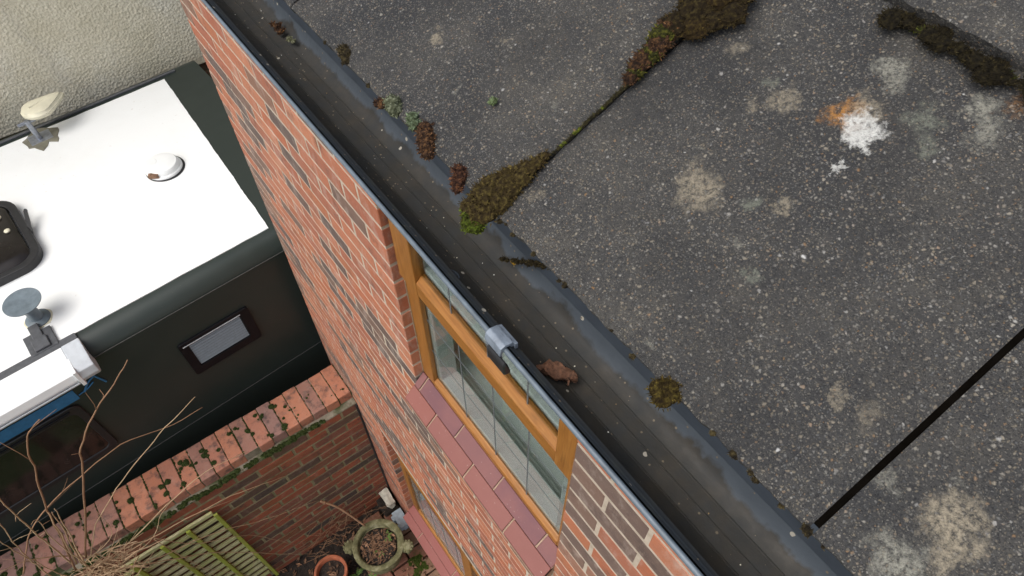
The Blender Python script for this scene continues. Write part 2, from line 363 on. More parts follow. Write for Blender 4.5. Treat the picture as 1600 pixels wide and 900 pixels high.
MAT['white'] = simple('white_plastic', (0.80, 0.81, 0.80), 0.4, 10, 0.05, 0.03)
MAT['cream'] = simple('aged_cream_plastic', (0.70, 0.66, 0.50), 0.5, 18, 0.10, 0.08)
MAT['awn'] = simple('awning_white', (0.80, 0.81, 0.81), 0.4, 12, 0.06, 0.03)
MAT['awngrey'] = simple('awning_end_grey', (0.50, 0.53, 0.56), 0.45, 30, 0.12, 0.05)
MAT['rail'] = simple('grey_rail', (0.075, 0.078, 0.085), 0.5, 40, 0.3, 0.1)
MAT['blue'] = simple('blue_tape', (0.03, 0.16, 0.34), 0.6, 40, 0.2, 0.1)
MAT['flue'] = simple('blue_grey_flue', (0.13, 0.165, 0.19), 0.45, 30, 0.25, 0.1)
MAT['black'] = simple('black_gloss_plastic', (0.007, 0.007, 0.009), 0.4, 40, 0.3, 0.05, spec=0.2)
MAT['dglass'] = simple('dark_acrylic', (0.016, 0.013, 0.012), 0.12, 6, 0.6, 0.02, spec=0.35)
MAT['slat'] = simple('grey_blind_slat', (0.20, 0.24, 0.27), 0.45, 50, 0.12, 0.05)
MAT['seam'] = simple('seam_sealer', (0.055, 0.055, 0.052), 0.5, 60, 0.4, 0.1)

def wood_mat(name, a, b, g):
    m = NM(name); c = m.ramp(m.noise(18, 6, 0.6, 0.6), [(0.25, a), (0.7, b)])
    c = m.mix(m.ramp(m.noise(7, 5, 0.65), [(0.38, 0.0), (0.6, 0.9)]), c, g)
    m.set(base=c, rough=0.9, spec=0.2, normal=m.bump(m.noise(90, 5, 0.7), 0.5, 0.003)); return m.m
MAT['trel'] = wood_mat('mossy_rail_wood', (0.19, 0.19, 0.05, 1), (0.34, 0.35, 0.08, 1), (0.28, 0.33, 0.05, 1))
MAT['trels'] = wood_mat('weathered_slat_wood', (0.30, 0.28, 0.16, 1), (0.58, 0.54, 0.34, 1), (0.38, 0.39, 0.16, 1))
MAT['stem'] = wood_mat('pale_dry_stem', (0.26, 0.16, 0.085, 1), (0.55, 0.41, 0.26, 1), (0.42, 0.28, 0.17, 1))
MAT['stemd'] = wood_mat('brown_bark', (0.12, 0.065, 0.04, 1), (0.34, 0.20, 0.12, 1), (0.25, 0.14, 0.08, 1))
MAT['soil'] = simple('dark_soil', (0.030, 0.022, 0.017), 0.95, 25, 0.6, 0.8, bd=0.02)
MAT['blackdirt'] = simple('black_dirt', (0.006, 0.005, 0.004), 1.0, 80, 0.4, 0.2, spec=0.0)
MAT['leaf'] = simple('dead_leaf', (0.20, 0.11, 0.065), 0.75, 60, 0.6, 0.3)
MAT['pot'] = None
m = NM('algae_stone'); c_ = m.ramp(m.noise(14, 6, 0.65), [(0.3, (0.055, 0.055, 0.024, 1)), (0.5, (0.14, 0.13, 0.065, 1)), (0.72, (0.32, 0.30, 0.19, 1))])
m.set(base=c_, rough=0.9, spec=0.25, normal=m.bump(m.noise(60, 6, 0.7), 0.6, 0.006)); MAT['pot'] = m.m
MAT['terra'] = simple('terracotta', (0.34, 0.10, 0.045), 0.8, 20, 0.35, 0.3)
MAT['green'] = simple('fresh_green_leaf', (0.10, 0.20, 0.025), 0.6, 60, 0.5, 0)
MAT['grass'] = simple('lawn', (0.07, 0.12, 0.03), 0.9, 12, 0.5, 0.8, bd=0.03)
MAT['slab'] = simple('mossy_slab', (0.17, 0.16, 0.12), 0.9, 14, 0.4, 0.5, bd=0.004)
MAT['paver'] = brick_mat('paver_brick', 0.8, 0.7, 0.9)
MAT['white_stone'] = simple('white_stone', (0.58, 0.55, 0.46), 0.85, 25, 0.25, 0.5, bd=0.01)
MAT['grey_block'] = simple('pale_grey_block', (0.42, 0.50, 0.56), 0.7, 40, 0.2, 0.4, bd=0.005)
def moss_mat(name, dark, mid, tip, scale=300):
    m = NM(name); p = m.attr()
    c = m.ramp(m.noise(scale, 3, 0.7), [(0.3, dark), (0.5, mid), (0.68, tip)])
    c = m.mix(1.0, c, p, 'MULTIPLY')
    m.set(base=c, rough=0.95, spec=0.15); return m.m
MAT['moss_brown'] = moss_mat('brown_green_moss', (0.018, 0.012, 0.006, 1), (0.055, 0.040, 0.014, 1), (0.14, 0.115, 0.035, 1))
MAT['moss_green'] = moss_mat('bright_green_moss', (0.015, 0.024, 0.005, 1), (0.05, 0.075, 0.012, 1), (0.13, 0.17, 0.03, 1))
MAT['moss_grey'] = moss_mat('grey_green_moss', (0.03, 0.035, 0.018, 1), (0.11, 0.12, 0.07, 1), (0.26, 0.28, 0.19, 1))
MAT['moss_rust'] = moss_mat('rusty_moss', (0.014, 0.008, 0.006, 1), (0.050, 0.026, 0.015, 1), (0.20, 0.10, 0.04, 1))
MAT['moss_dark'] = moss_mat('dark_moss', (0.010, 0.008, 0.006, 1), (0.035, 0.026, 0.012, 1), (0.09, 0.07, 0.03, 1))
MAT['moss_wall'] = moss_mat('cushion_moss', (0.015, 0.022, 0.006, 1), (0.038, 0.055, 0.014, 1), (0.08, 0.105, 0.03, 1), 120)
MAT['yellow'] = simple('yellow_leaf', (0.60, 0.36, 0.02), 0.6, 120, 0.3, 0.1)
MAT['rleaf'] = simple('curled_brown_leaf', (0.16, 0.075, 0.042), 0.7, 260, 0.75, 0.9, bd=0.0015)

# ------------------------------------------------------------------ ground
g = MB(); g.add([(-60, -60, 0), (60, -60, 0), (60, 60, 0), (-60, 60, 0)], [(0, 1, 2, 3)])
tag(g.build('ground', MAT['soil']), kind='structure')
g = MB(); g.add([(-30, -30, .004), (-1.15, -30, .004), (-1.15, 1.75, .004), (-30, 1.75, .004)], [(0, 1, 2, 3)])
tag(g.build('lawn', MAT['grass']), kind='structure')
g = MB(); g.add([(-30, 2.70, .004), (1.6, 2.70, .004), (1.6, 4.93, .004), (-30, 4.93, .004)], [(0, 1, 2, 3)])
tag(g.build('driveway', MAT['slab']), kind='structure')

# ------------------------------------------------------------------ the brick house
house = empty('brick_house', (0.44, 1.2, 0))
tag(house, 'red brick house with grey tiled roof, leaded oak-framed windows and a black gutter', 'house')
XW = 0.44; BL, BH = 0.2235, 0.0785; J = 0.0108; Y0, Y1 = -3.0, 2.712
ZTOP, ZBOT = -0.62, -5.9
OPEN = [(0.377, 1.163, -2.215, -0.72), (0.10, 1.955, -5.44, -3.90)]        # y0,y1,z0,z1 (relative heights)
wall = empty('wall', (0.44, 1.2, 0)); wall.parent = house; wall.location = (0, 0, 0)
core = MB()
def wslab(y0, y1, z0, z1): core.box(XW + 0.0002, XW + 0.24, y0, y1, H + z0, H + z1)
wslab(Y0, Y1 - .004, ZBOT, OPEN[1][2]); wslab(OPEN[1][1] + .003, Y1 - .004, OPEN[1][2], OPEN[1][3]); wslab(Y0, OPEN[1][0], OPEN[1][2], OPEN[1][3])
wslab(Y0, Y1 - .004, OPEN[1][3], OPEN[0][2]); wslab(OPEN[0][1] + .003, Y1 - .004, OPEN[0][2], OPEN[0][3]); wslab(Y0, OPEN[0][0] - .003, OPEN[0][2], OPEN[0][3])
wslab(Y0, Y1 - .004, OPEN[0][3], ZTOP)
core.build('mortar_bed', MAT['mortar'], wall)
REDS = [(0.42, 0.142, 0.075), (0.45, 0.162, 0.088), (0.40, 0.125, 0.062), (0.46, 0.175, 0.095), (0.37, 0.128, 0.075), (0.43, 0.145, 0.070), (0.36, 0.115, 0.065)]
DARKS = [(0.22, 0.115, 0.078), (0.17, 0.105, 0.082), (0.105, 0.078, 0.070), (0.28, 0.135, 0.09), (0.13, 0.088, 0.075)]
def btint(rng, dark=0.26, reds=REDS, darks=DARKS):
    c = rng.choice(darks) if rng.random() < dark else rng.choice(reds)
    k = rng.uniform(0.92, 1.08); return tuple(x * k for x in c)
def brick_geo(lx, ly, lz, rng, ch=0.0020, wob=0.0005):
    """a fired brick: chamfered, slightly out of true; 24 corners, 44 triangles"""
    bm = bmesh.new(); bmesh.ops.create_cube(bm, size=1)
    for v in bm.verts: v.co = Vector((v.co.x * lx, v.co.y * ly, v.co.z * lz)) + Vector([rng.uniform(-wob, wob) for _ in range(3)])
    bmesh.ops.bevel(bm, geom=list(bm.edges), offset=ch, segments=1, affect='EDGES')
    for v in bm.verts: v.co += Vector([rng.uniform(-wob, wob) * .5 for _ in range(3)])
    vs = [tuple(v.co) for v in bm.verts]; fs = [tuple(v.index for v in f.verts) for f in bm.faces]; bm.free()
    return vs, fs
def brick_mesh(lx, ly, lz, tint, mat, rng, ch=0.0022, name='brick'):
    vs, fs = brick_geo(lx, ly, lz, rng, ch)
    me = bpy.data.meshes.new(name); me.from_pydata(vs, [], fs)
    at = me.attributes.new("tint", 'FLOAT_COLOR', 'POINT'); at.data.foreach_set("color", [*tint, 1.0] * len(vs))
    me.materials.append(mat); return me
rng = random.Random(3)
CACHE = {}
def cached(lx, ly, lz, mat, key, dark, variants=14, **k):
    kk = (round(lx, 3), round(ly, 3), round(lz, 3), key)
    if kk not in CACHE:
        nv = variants if abs(ly - (BL - J)) < 1e-3 or key != 'w' else 5
        CACHE[kk] = [brick_mesh(lx, ly, lz, btint(rng, dark), mat, rng) for _ in range(nv)]
    return rng.choice(CACHE[kk])
bricks = []
k = 0
z = -1.378 + BH * 10
zc = z
while zc > ZBOT:
    row = round((-1.378 - zc) / BH)
    ph = 0.2745 if row % 2 == 0 else 0.163
    segs = [(Y0, Y1)]
    for (a, b, z0, z1) in OPEN:
        if zc - BH / 2 + .01 < z1 and zc + BH / 2 - .01 > z0:
            segs = [t for s_ in segs for t in ((s_[0], min(s_[1], a)), (max(s_[0], b), s_[1])) if t[1] - t[0] > 0.02]
    n0 = math.floor((Y0 - ph) / BL)
    if zc < ZTOP - 0.02:
        for n in range(n0, 60):
            ya, yb = ph + n * BL, ph + (n + 1) * BL
            if ya > Y1: break
            for (s0, s1) in segs:
                a = max(ya + J / 2, s0); b = min(yb - J / 2, s1)
                if 0 < a - s0 < 0.03: a = s0
                if 0 < s1 - b < 0.03: b = s1
                if b - a > 0.025: bricks.append(((a + b) / 2, b - a, zc))
    zc -= BH
def vis(y, z):       # how large a brick of the wall shows in the photograph
    P = Vector((XW, y, z)); cx = P.dot(bx_vec0); cy = P.dot(bx_vec1); cz = P.dot(bx_vec2)
    if cz <= 0.05: return 0
    px, py = 800 + 1067 * cx / cz, 450 + 1067 * cy / cz
    if not (-20 < px < 1620 and -20 < py < 920): return 0
    d = P.length
    if z > -1.17: return 0       # hidden behind the gutter
    return XW / d ** 3
bx_vec0 = Vector((bx_[0], ay[0], up[0])); bx_vec1 = Vector((bx_[1], ay[1], up[1])); bx_vec2 = Vector((bx_[2], ay[2], up[2]))
bricks.sort(key=lambda t: -vis(t[0], t[2]))
rest = MB()
for i, (y, L, zz) in enumerate(bricks):
    Lq = round(L, 2) if abs(L - (BL - J)) > 1e-3 else BL - J
    jx = rng.uniform(-0.0014, -0.0005)
    if i < 298 and vis(y, zz) > 0:
        jamb = any(abs(y - L / 2 - o_[1]) < .004 for o_ in OPEN)      # cut ends beside the windows show clean red
        me = cached(0.10, Lq, BH - J, MAT['brick'], 'j' if jamb else 'w', 0.06 if jamb else 0.34)
        link('brick', me, wall, (XW + 0.05 + jx, y, H + zz))
    else:
        if abs(y) > 4: continue
        vs, fs = brick_geo(0.10, L, BH - J, rng)
        rest.add([(p[0] + XW + 0.05 + jx, p[1] + y, p[2] + H + zz) for p in vs], fs, btint(rng, 0.33))
o = rest.build('small_bricks', MAT['brick'], wall); tag(o, kind='stuff')
# gable end wall plane and back so that the house is closed
o = MB(); o.box(XW + 0.246, 6.0, Y1 - 0.22, Y1 - 0.006, 0, H - 0.3); o.build('gable_wall', MAT['mortar'], house)

# ---- upper window
def window(name, y0, y1, z0, z1, ztr, leads_y, leads_z, XF, parent, sash=True, mull=None):
    wn = empty(name, (XF, (y0 + y1) / 2, H + z0)); wn.parent = parent; wn.location = wn.location - Vector(wl(parent))
    XG = XF + 0.014
    D = 0.004; yr = y0 + 0.060
    # outer frame: stiles, head, bottom rail with a sloping top
    for (ya, yb) in ((y1 - 0.072, y1), (y0, yr)):
        fr = MB(); fr.box(XF, XG + D, ya, yb, H + z0, H + (ztr if sash else z1)); fr.build('frame_stile', MAT['oak'], wn, bevel=0.003, seg=2)
    b = MB(); b.prism([(XF - .001, H + z0 - .001), (XF - .001, H + z0 + 0.028), (XG - .001, H + z0 + 0.040), (XG + D, H + z0 + 0.040), (XG + D, H + z0 - .001)], 'y', yr + .0005, y1 - 0.0725)
    b.build('bottom_rail', MAT['oakh'], wn, bevel=0.002)
    xs = XF - (0.014 if sash else 0.004)
    ya, yb = (y0 + 0.100, y1 - 0.104) if sash else (yr + .0005, y1 - .0725)
    b = MB(); b.prism([(xs, H + ztr - 0.045), (xs, H + ztr + .012), (XF + 0.006, H + ztr + 0.034), (XG + D, H + ztr + 0.034), (XG + D, H + ztr - 0.045)], 'y', ya, yb)
    b.build('transom', MAT['oakh'], wn, bevel=0.003, seg=2)
    b = MB(); b.box(XF + .002, XG + D, y0 + .004, y1 - .004, H + z1 - 0.06, H + z1); b.build('head_rail', MAT['oakh'], wn, bevel=0.003)
    if sash:     # opening fanlight sash, proud of the frame
        for (ya, yb) in ((y0 + 0.020, y0 + 0.0995), (y1 - 0.1035, y1 - 0.006)):
            s = MB(); s.box(xs - .001, XG + D, ya, yb, H + ztr - 0.046, H + z1 - 0.03); s.build('sash_stile', MAT['oak'], wn, bevel=0.003, seg=2)
    else:
        for (ya, yb) in ((y1 - 0.072, y1), (y0, yr)):
            pass
    # glass
    gl = MB(); gl.box(XG, XG + 0.004, y0 + 0.05, y1 - 0.05, H + z0 + 0.02, H + ztr - 0.03); go = gl.build('glass_pane', MAT['glass'], wn)
    g2 = MB(); g2.box(XF + 0.004, XF + 0.008, y0 + 0.05, y1 - 0.05, H + ztr + 0.02, H + z1 - 0.05); go2 = g2.build('fanlight_pane', MAT['glass'], wn)
    for yy in leads_y:
        l = MB(); l.box(XG - 0.0015, XG - 0.0001, yy - 0.003, yy + 0.003, H + z0 + 0.03, H + ztr - 0.04); l.build('lead_strip', MAT['lead'], go, bevel=0.0008)
        l = MB(); l.box(XF + 0.0025, XF + 0.0039, yy - 0.003, yy + 0.003, H + ztr + 0.03, H + z1 - 0.05); l.build('lead_strip', MAT['lead'], go2, bevel=0.0008)
    for zz in leads_z:
        l = MB(); l.box(XG - 0.0012, XG - 0.0001, y0 + 0.06, y1 - 0.06, H + zz - 0.0018, H + zz + 0.0018); l.build('lead_strip', MAT['lead'], go)
    # white inner frame and board
    XI = XG + 0.040
    inn = MB()
    for (ya, yb) in ((y1 - 0.095, y1 - 0.01), (y0 + 0.01, y0 + 0.095)): inn.box(XG + 0.006, XI + 0.03, ya, yb, H + z0, H + z1)
    inn.box(XG + 0.0065, XI + 0.031, y0 + 0.0951, y1 - 0.0951, H + z0, H + z0 + 0.055)
    inn.box(XG + 0.0065, XI + 0.031, y0 + 0.0951, y1 - 0.0951, H + ztr - 0.06, H + ztr + 0.045)
    inn.box(XI + 0.03, XI + 0.055, y0 + 0.04, y1 - 0.04, H + z0 - 0.01, H + z0 + 0.020)
    inn.build('inner_frame', MAT['upvc'], wn, bevel=0.003)
    bd = MB(); bd.box(XI + 0.056, XI + 0.20, y0 - 0.03, y1 + 0.03, H + z0 - 0.03, H + z0 - 0.004); bd.build('window_board', MAT['upvc'], wn, bevel=0.004)
    sl_ = MB()
    sl_.box(XF - 0.001, XF + 0.006, y1, y1 + 0.006, H + z0, H + z1)
    sl_.build('sealant_bead', MAT['sealant'], wn)
    return wn
win = window('leaded_window', 0.352, 1.160, -2.108, -0.74, -1.487, [0.58, 0.741, 0.905], [-1.71, -1.885], 0.473, house)
gwin = window('leaded_window', 0.10, 1.952, -5.31, -3.92, -4.35, [0.45, 0.62, 0.79, 0.95, 1.30, 1.46, 1.62, 1.79], [-4.75, -5.0], 0.487, house, sash=False)
# mullion of the lower window
o = MB(); o.box(0.470, 0.535, 1.06, 1.165, H - 5.27, H - 3.93); o.build('mullion', MAT['oak'], gwin, bevel=0.004)
# rooms seen through the glass
def room(y0, y1, z0, z1, x1, parent):
    r = MB()
    XR = 0.685
    r.add([(XR, y0, z0), (x1, y0, z0), (x1, y1, z0), (XR, y1, z0)], [(0, 1, 2, 3)])
    r.add([(XR, y0, z1), (x1, y0, z1), (x1, y1, z1), (XR, y1, z1)], [(0, 1, 2, 3)])
    r.add([(x1, y0, z0), (x1, y1, z0), (x1, y1, z1), (x1, y0, z1)], [(0, 1, 2, 3)])
    r.add([(XR, y0, z0), (x1, y0, z0), (x1, y0, z1), (XR, y0, z1)], [(0, 1, 2, 3)])
    r.add([(XR, y1, z0), (x1, y1, z0), (x1, y1, z1), (XR, y1, z1)], [(0, 1, 2, 3)])
    r.build('room_lining', MAT['room'], parent)
    c = MB(); n = 60
    prof = [(0.83 + 0.02 * math.sin(i * 0.9) + 0.008 * math.sin(i * 2.3), y0 + 0.02 + (y1 - y0 - 0.04) * i / n) for i in range(n + 1)]
    vs = [(x, y, zz) for zz in (z0 + 0.02, (z0 + z1) / 2, z1 - 0.03) for (x, y) in prof]; m_ = n + 1
    c.add(vs, [(r_ * m_ + i, r_ * m_ + i + 1, (r_ + 1) * m_ + i + 1, (r_ + 1) * m_ + i) for r_ in range(2) for i in range(n)])
    c.build('net_curtain', MAT['curtain'], parent, smooth=True)
room(0.0, 1.7, H - 2.95, H - 0.7, 3.0, house); room(-0.4, 2.3, H - 5.85, H - 3.6, 3.0, house)

# ---- tiled sills
def sill(y0, y1, xt, zt, dx, dz, name, pitch, offs, parent, tints, halves):
    s = empty(name, (xt, (y0 + y1) / 2, H + zt)); s.parent = parent; s.location = s.location - Vector(wl(parent))
    bed = MB()
    bed.prism([(xt + .03, H + zt - .004), (xt, H + zt - .004), (xt - 2 * dx, H + zt - 2 * dz - .005), (xt - 2 * dx, H + zt - 2 * dz - .04), (xt + .05, H + zt - 2 * dz - .04)], 'y', y0, y1)
    bed.build('mortar_bed', MAT['sillmortar'], s)
    r_ = random.Random(5)
    L = math.hypot(dx, dz); nx, nz = -dz / L, dx / L
    for row in (0, 1):
        yy = offs[row]
        xa, za = xt - row * dx, H + zt - row * dz
        xb, zb = xt - (row + 1) * dx, H + zt - (row + 1) * dz
        g_ = 0.0012 / L
        pa = (xa - dx * g_, za - dz * g_); pb = (xb + dx * (g_ * (0 if row else 1)), zb + dz * (g_ * (0 if row else 1)))
        while yy < y1:
            a, b = max(yy + 0.0035, y0), min(yy + pitch - 0.0035, y1)
            if b - a > 0.02:
                t = MB(); th = 0.012
                prof = [pa, (pa[0] + nx * .004, pa[1] + nz * .004), (pb[0] + nx * .004, pb[1] + nz * .004), (pb[0], pb[1] - (0.028 if row else 0.0)), (pa[0] + .012, pa[1] - (0.02 if row else 0.012))]
                tt = r_.choice(tints[row]); 
                t.prism(prof, 'y', a, b, tint=tt); t.v.append(t.v[0]); t.f.append((len(t.v) - 1, 0, 1)); t.t.append((1, 1, 1)); t.f.pop(); t.t.pop(); t.v.pop()
                me = t.mesh('sill_tile', MAT['silltile'], (0, 0, 0), bevel=0.0016)
                at = me.attributes.get('tint') or me.attributes.new("tint", 'FLOAT_COLOR', 'POINT')
                at.data.foreach_set("color", [*tt, 1.0] * len(me.vertices))
                org = ((xa + xb) / 2, (a + b) / 2, (za + zb) / 2)
                for v in me.vertices: v.co -= Vector(org)
                link('sill_tile', me, s, org)
            yy += pitch
    return s
PUR = [(0.155, 0.066, 0.070), (0.145, 0.063, 0.071), (0.17, 0.074, 0.074)]; RD = [(0.225, 0.080, 0.064), (0.155, 0.064, 0.068), (0.21, 0.080, 0.068)]
sill(0.378, 1.160, 0.474, -2.110, 0.0445, 0.0465, 'tiled_sill', 0.2245, (0.455 - 0.2245, 0.565 - 0.2245), house, (PUR, RD), None)
sill(0.12, 1.952, 0.488, -5.312, 0.055, 0.050, 'tiled_sill', 0.62, (0.1, -0.12), house, ([(0.24, 0.080, 0.070)], [(0.24, 0.080, 0.070), (0.27, 0.095, 0.075)]), None)

# ---- soffit, fascia
o = MB(); o.box(0.30, 0.47, Y0, Y1 + .05, H - 0.635, H - 0.625); o.build('soffit', MAT['rubber'], house)
o = MB(); o.box(0.290, 0.306, Y0, Y1 + .05, H - 0.66, H - 0.48); o.build('fascia', MAT['rubber'], house)

# ---- roof of interlocking concrete tiles
roof = empty('roof', (0.228, 0.5, H - 0.43)); roof.parent = house; roof.location = roof.location - Vector(wl(house))
PITCH = R(25); TW, TG, TL, TH = 0.3415, 0.340, 0.42, 0.014
XE, ZE = 0.2285, -0.43
su = Vector((math.cos(PITCH), 0, math.sin(PITCH))); sn = Vector((-math.sin(PITCH), 0, math.cos(PITCH)))
tilt = 0.0
def roof_tile(course, ya, yb, fine=True):
    g_ = 0.0022
    ya += g_; yb -= g_
    nl, nw = (84, 66) if fine else (3, 3)
    Lx = TL if fine else TL
    me = bpy.data.meshes.new('roof_tile'); vs, fs = [], []
    o_ = Vector((XE, 0, H + ZE)) + su * (TG * course) + sn * (0.0)
    # each tile tilts a little so that its tail lies on the head of the one below
    drop = TH * (TL / TG) / TL * 1.0
    seed = course * 7.3 + ya * 3.1
    for layer in (0, 1):
        for i in range(nl + 1):
            for j in range(nw + 1):
                s_, y = Lx * i / nl, ya + (yb - ya) * j / nw
                h = (0 if layer == 0 else -TH) - s_ * drop
                p = o_ + su * s_ + sn * h + Vector((0, y, 0))
                if fine and layer == 0:
                    e = noise.noise(Vector((p.x * 160, y * 160, seed))) * 0.0007 + noise.noise(Vector((p.x * 40, y * 40, seed))) * 0.0008
                    ed = min(1, min(j, nw - j) / 1.0); ed2 = min(1, i / 1.0)
                    e -= 0.0022 * (1 - ed) * (0.7 + noise.noise(Vector((y * 90, p.x * 90, 3)))) + 0.003 * (1 - ed2) * (0.8 + noise.noise(Vector((y * 120, p.x, 9))))
                    p += sn * e
                if fine and i == 0: p += su * (0.0016 * noise.noise(Vector((y * 70, seed, 1))) + 0.001 * noise.noise(Vector((y * 300, seed, 4))))
                vs.append(p)
    n1 = (nl + 1) * (nw + 1); st = nw + 1
    for i in range(nl):
        for j in range(nw):
            a = i * st + j; fs.append((a, a + st, a + st + 1, a + 1)); 
            if not fine or i < 1: fs.append((n1 + a, n1 + a + 1, n1 + a + st + 1, n1 + a + st))
    for j in range(nw): fs.append((j, j + 1, n1 + j + 1, n1 + j)); a = nl * st + j; fs.append((a, n1 + a, n1 + a + 1, a + 1))
    for i in range(nl):
        a = i * st; fs.append((a, n1 + a, n1 + a + st, a + st)); a = i * st + nw; fs.append((a, a + st, n1 + a + st, n1 + a))
    org = o_ + Vector((0, (ya + yb) / 2, 0))
    me.from_pydata([tuple(v - org) for v in vs], [], fs); me.materials.append(MAT['tile']); me.validate()
    me.polygons.foreach_set("use_smooth", [True] * len(me.polygons)); me.set_sharp_from_angle(angle=R(50))
    return link('roof_tile', me, roof, org)
def lip(course, y):
    b = MB(); q = Vector((XE, 0, H + ZE)) + su * (TG * course); dr = TH / TG
    a0, a1 = q + su * .006 - sn * (.0110 + .006 * dr), q + su * (TL - .02) - sn * (.0110 + (TL - .02) * dr)
    lo = sn * -.006
    vs = [(p.x, y + d, p.z) for p in (a0, a1, a1 + lo, a0 + lo) for d in (-.008, .008)]
    b.add(vs, [(0, 1, 3, 2), (2, 3, 5, 4), (4, 5, 7, 6), (6, 7, 1, 0), (0, 2, 4, 6), (1, 7, 5, 3)])
    b.build('interlock_lip', MAT['blackdirt'], roof)
JY = [-0.0035, 0.030]          # joint phase of even and odd courses
for c_i in range(12):
    ph = JY[c_i % 2]
    for n in range(-9, 9):
        ya = ph + n * TW; yb = ya + TW
        if c_i % 2 == 0 and n >= 1: ya += (0.055 if n > 1 else 0); yb += 0.055      # the next lane of tiles is a wider cut
        if yb > 2.80: continue
        fine = (c_i == 0 and -0.5 < ya < 0.9) or (c_i == 1 and -0.5 < ya < 0.4)
        roof_tile(c_i, ya, yb, fine)
        if fine: lip(c_i, ya)
# boarding beneath the tiles
o = MB(); q0 = Vector((XE + 0.03, 0, H + ZE)) - sn * 0.032; q1 = q0 + su * 4.0
o.add([(q0.x, Y0, q0.z), (q1.x, Y0, q1.z), (q1.x, 2.75, q1.z), (q0.x, 2.75, q0.z), (q0.x, Y0, q0.z - .012), (q1.x, Y0, q1.z - .012), (q1.x, 2.75, q1.z - .012), (q0.x, 2.75, q0.z - .012)],
      [(0, 1, 2, 3), (4, 7, 6, 5), (0, 4, 5, 1), (3, 2, 6, 7), (0, 3, 7, 4), (1, 5, 6, 2)])
o.build('roof_boarding', MAT['rubber'], house)

# ---- gutter with eave guard
GY0, GY1 = -3.0, 2.78
gut = empty('gutter', (0.22, 0.5, H - 0.56)); gut.parent = house; gut.location = gut.location - Vector(wl(house))
def interp_strip(prof, y0, y1, n, wobble=0.0):
    b = MB(); vs = []
    for i in range(n + 1):
        y = y0 + (y1 - y0) * i / n
        dx_ = wobble * math.sin(y * 2.2 + 0.6)
        for (x, z_) in prof: vs.append((x + dx_, y, H + z_))
    m_ = len(prof)
    b.add(vs, [(i * m_ + k, (i + 1) * m_ + k, (i + 1) * m_ + k + 1, i * m_ + k + 1) for i in range(n) for k in range(m_ - 1)])
    return b
inner = [(0.1822, -.4985), (0.1845, -.5005), (0.1850, -.5030), (0.1880, -.5045), (0.1888, -.5075), (0.1935, -.5105), (0.1952, -.525), (0.1990, -.541), (0.2050, -.551), (0.2130, -.5580)]
# flat trough floor with fine moulded ribs
xs = 0.2160
for xr in (0.2255, 0.2400, 0.2545):
    inner += [(xr, -.5655 + 0.0), (xr + 0.0010, -.5642), (xr + 0.0020, -.5657)]
inner += [(0.2640, -.5640), (0.2700, -.5600), (0.2745, -.5530), (0.2775, -.5440), (0.2795, -.5330), (0.2805, -.5220), (0.281, -.500)]
outer = [(0.283, -.500), (0.2825, -.545), (0.2765, -.561), (0.266, -.568), (0.225, -.5690), (0.205, -.562), (0.196, -.548), (0.190, -.530), (0.1815, -.512), (0.1790, -.5035)]
b = interp_strip(inner + outer, GY0, GY1, 120, 0.0008); b.build('trough', MAT['gutter'], gut, smooth=True, angle=35)
b = MB(); rim = [(0.1786 + 0.0025 * math.cos(a), -.5000 + 0.0030 * math.sin(a)) for a in [2 * math.pi * i / 12 for i in range(12)]]
vs = []; n = 120
for i in range(n + 1):
    y = GY0 + (GY1 - GY0) * i / n
    for (x, z_) in rim: vs.append((x + 0.0008 * math.sin(y * 2.2 + 0.6), y, H + z_))
b.add(vs, [(i * 12 + k, i * 12 + (k + 1) % 12, (i + 1) * 12 + (k + 1) % 12, (i + 1) * 12 + k) for i in range(n) for k in range(12)])
b.build('rolled_rim', MAT['rim'], gut, smooth=True)
# eave guard sheet dipping into the trough
b = interp_strip([(0.2765, -.5395), (0.2755, -.5385), (0.2735, -.5155), (0.2738, -.5150), (0.2795, -.500), (0.300, -.4700), (0.302, -.4715), (0.2810, -.5030), (0.2790, -.536)], GY0, GY1, 90, 0.0006)
b.build('eave_guard', MAT['felt'], gut)
# union clip
cl = MB(); cy = 0.262
prof = [(0.1740, -.512), (0.1730, -.503), (0.1745, -.4945), (0.1790, -.4925), (0.1875, -.4945), (0.1895, -.5005), (0.1865, -.5015), (0.1835, -.4975), (0.1790, -.4965), (0.1762, -.503), (0.1764, -.512)]
cl.prism([(x, H + z_) for x, z_ in prof], 'y', cy - 0.0115, cy + 0.0115)
cl.prism([(0.1885, H - .4975), (0.1925, H - .4990), (0.1925, H - .5075), (0.1885, H - .5060)], 'y', cy - 0.0125, cy + 0.0125)
clo = cl.build('union_clip', MAT['clip'], gut, bevel=0.001, seg=2)
b = MB(); b.prism([(0.1715, H - .524), (0.1705, H - .508), (0.1735, H - .5035), (0.1765, H - .512), (0.1790, H - .524)], 'y', cy - 0.0205, cy + 0.006); b.build('rubber_seal', MAT['rubber'], clo, bevel=0.0015)
b = MB(); b.lathe([(0.0, .0016), (0.0045, .0014), (0.0062, .0004), (0.0070, .0013), (0.0085, .0012), (0.0092, 0)], (0.2085, 0.385, H - .5562), 24, axis=Vector((0.42, 0, 0.9))); b.build('screw_cap', MAT['felt'], gut, smooth=True)

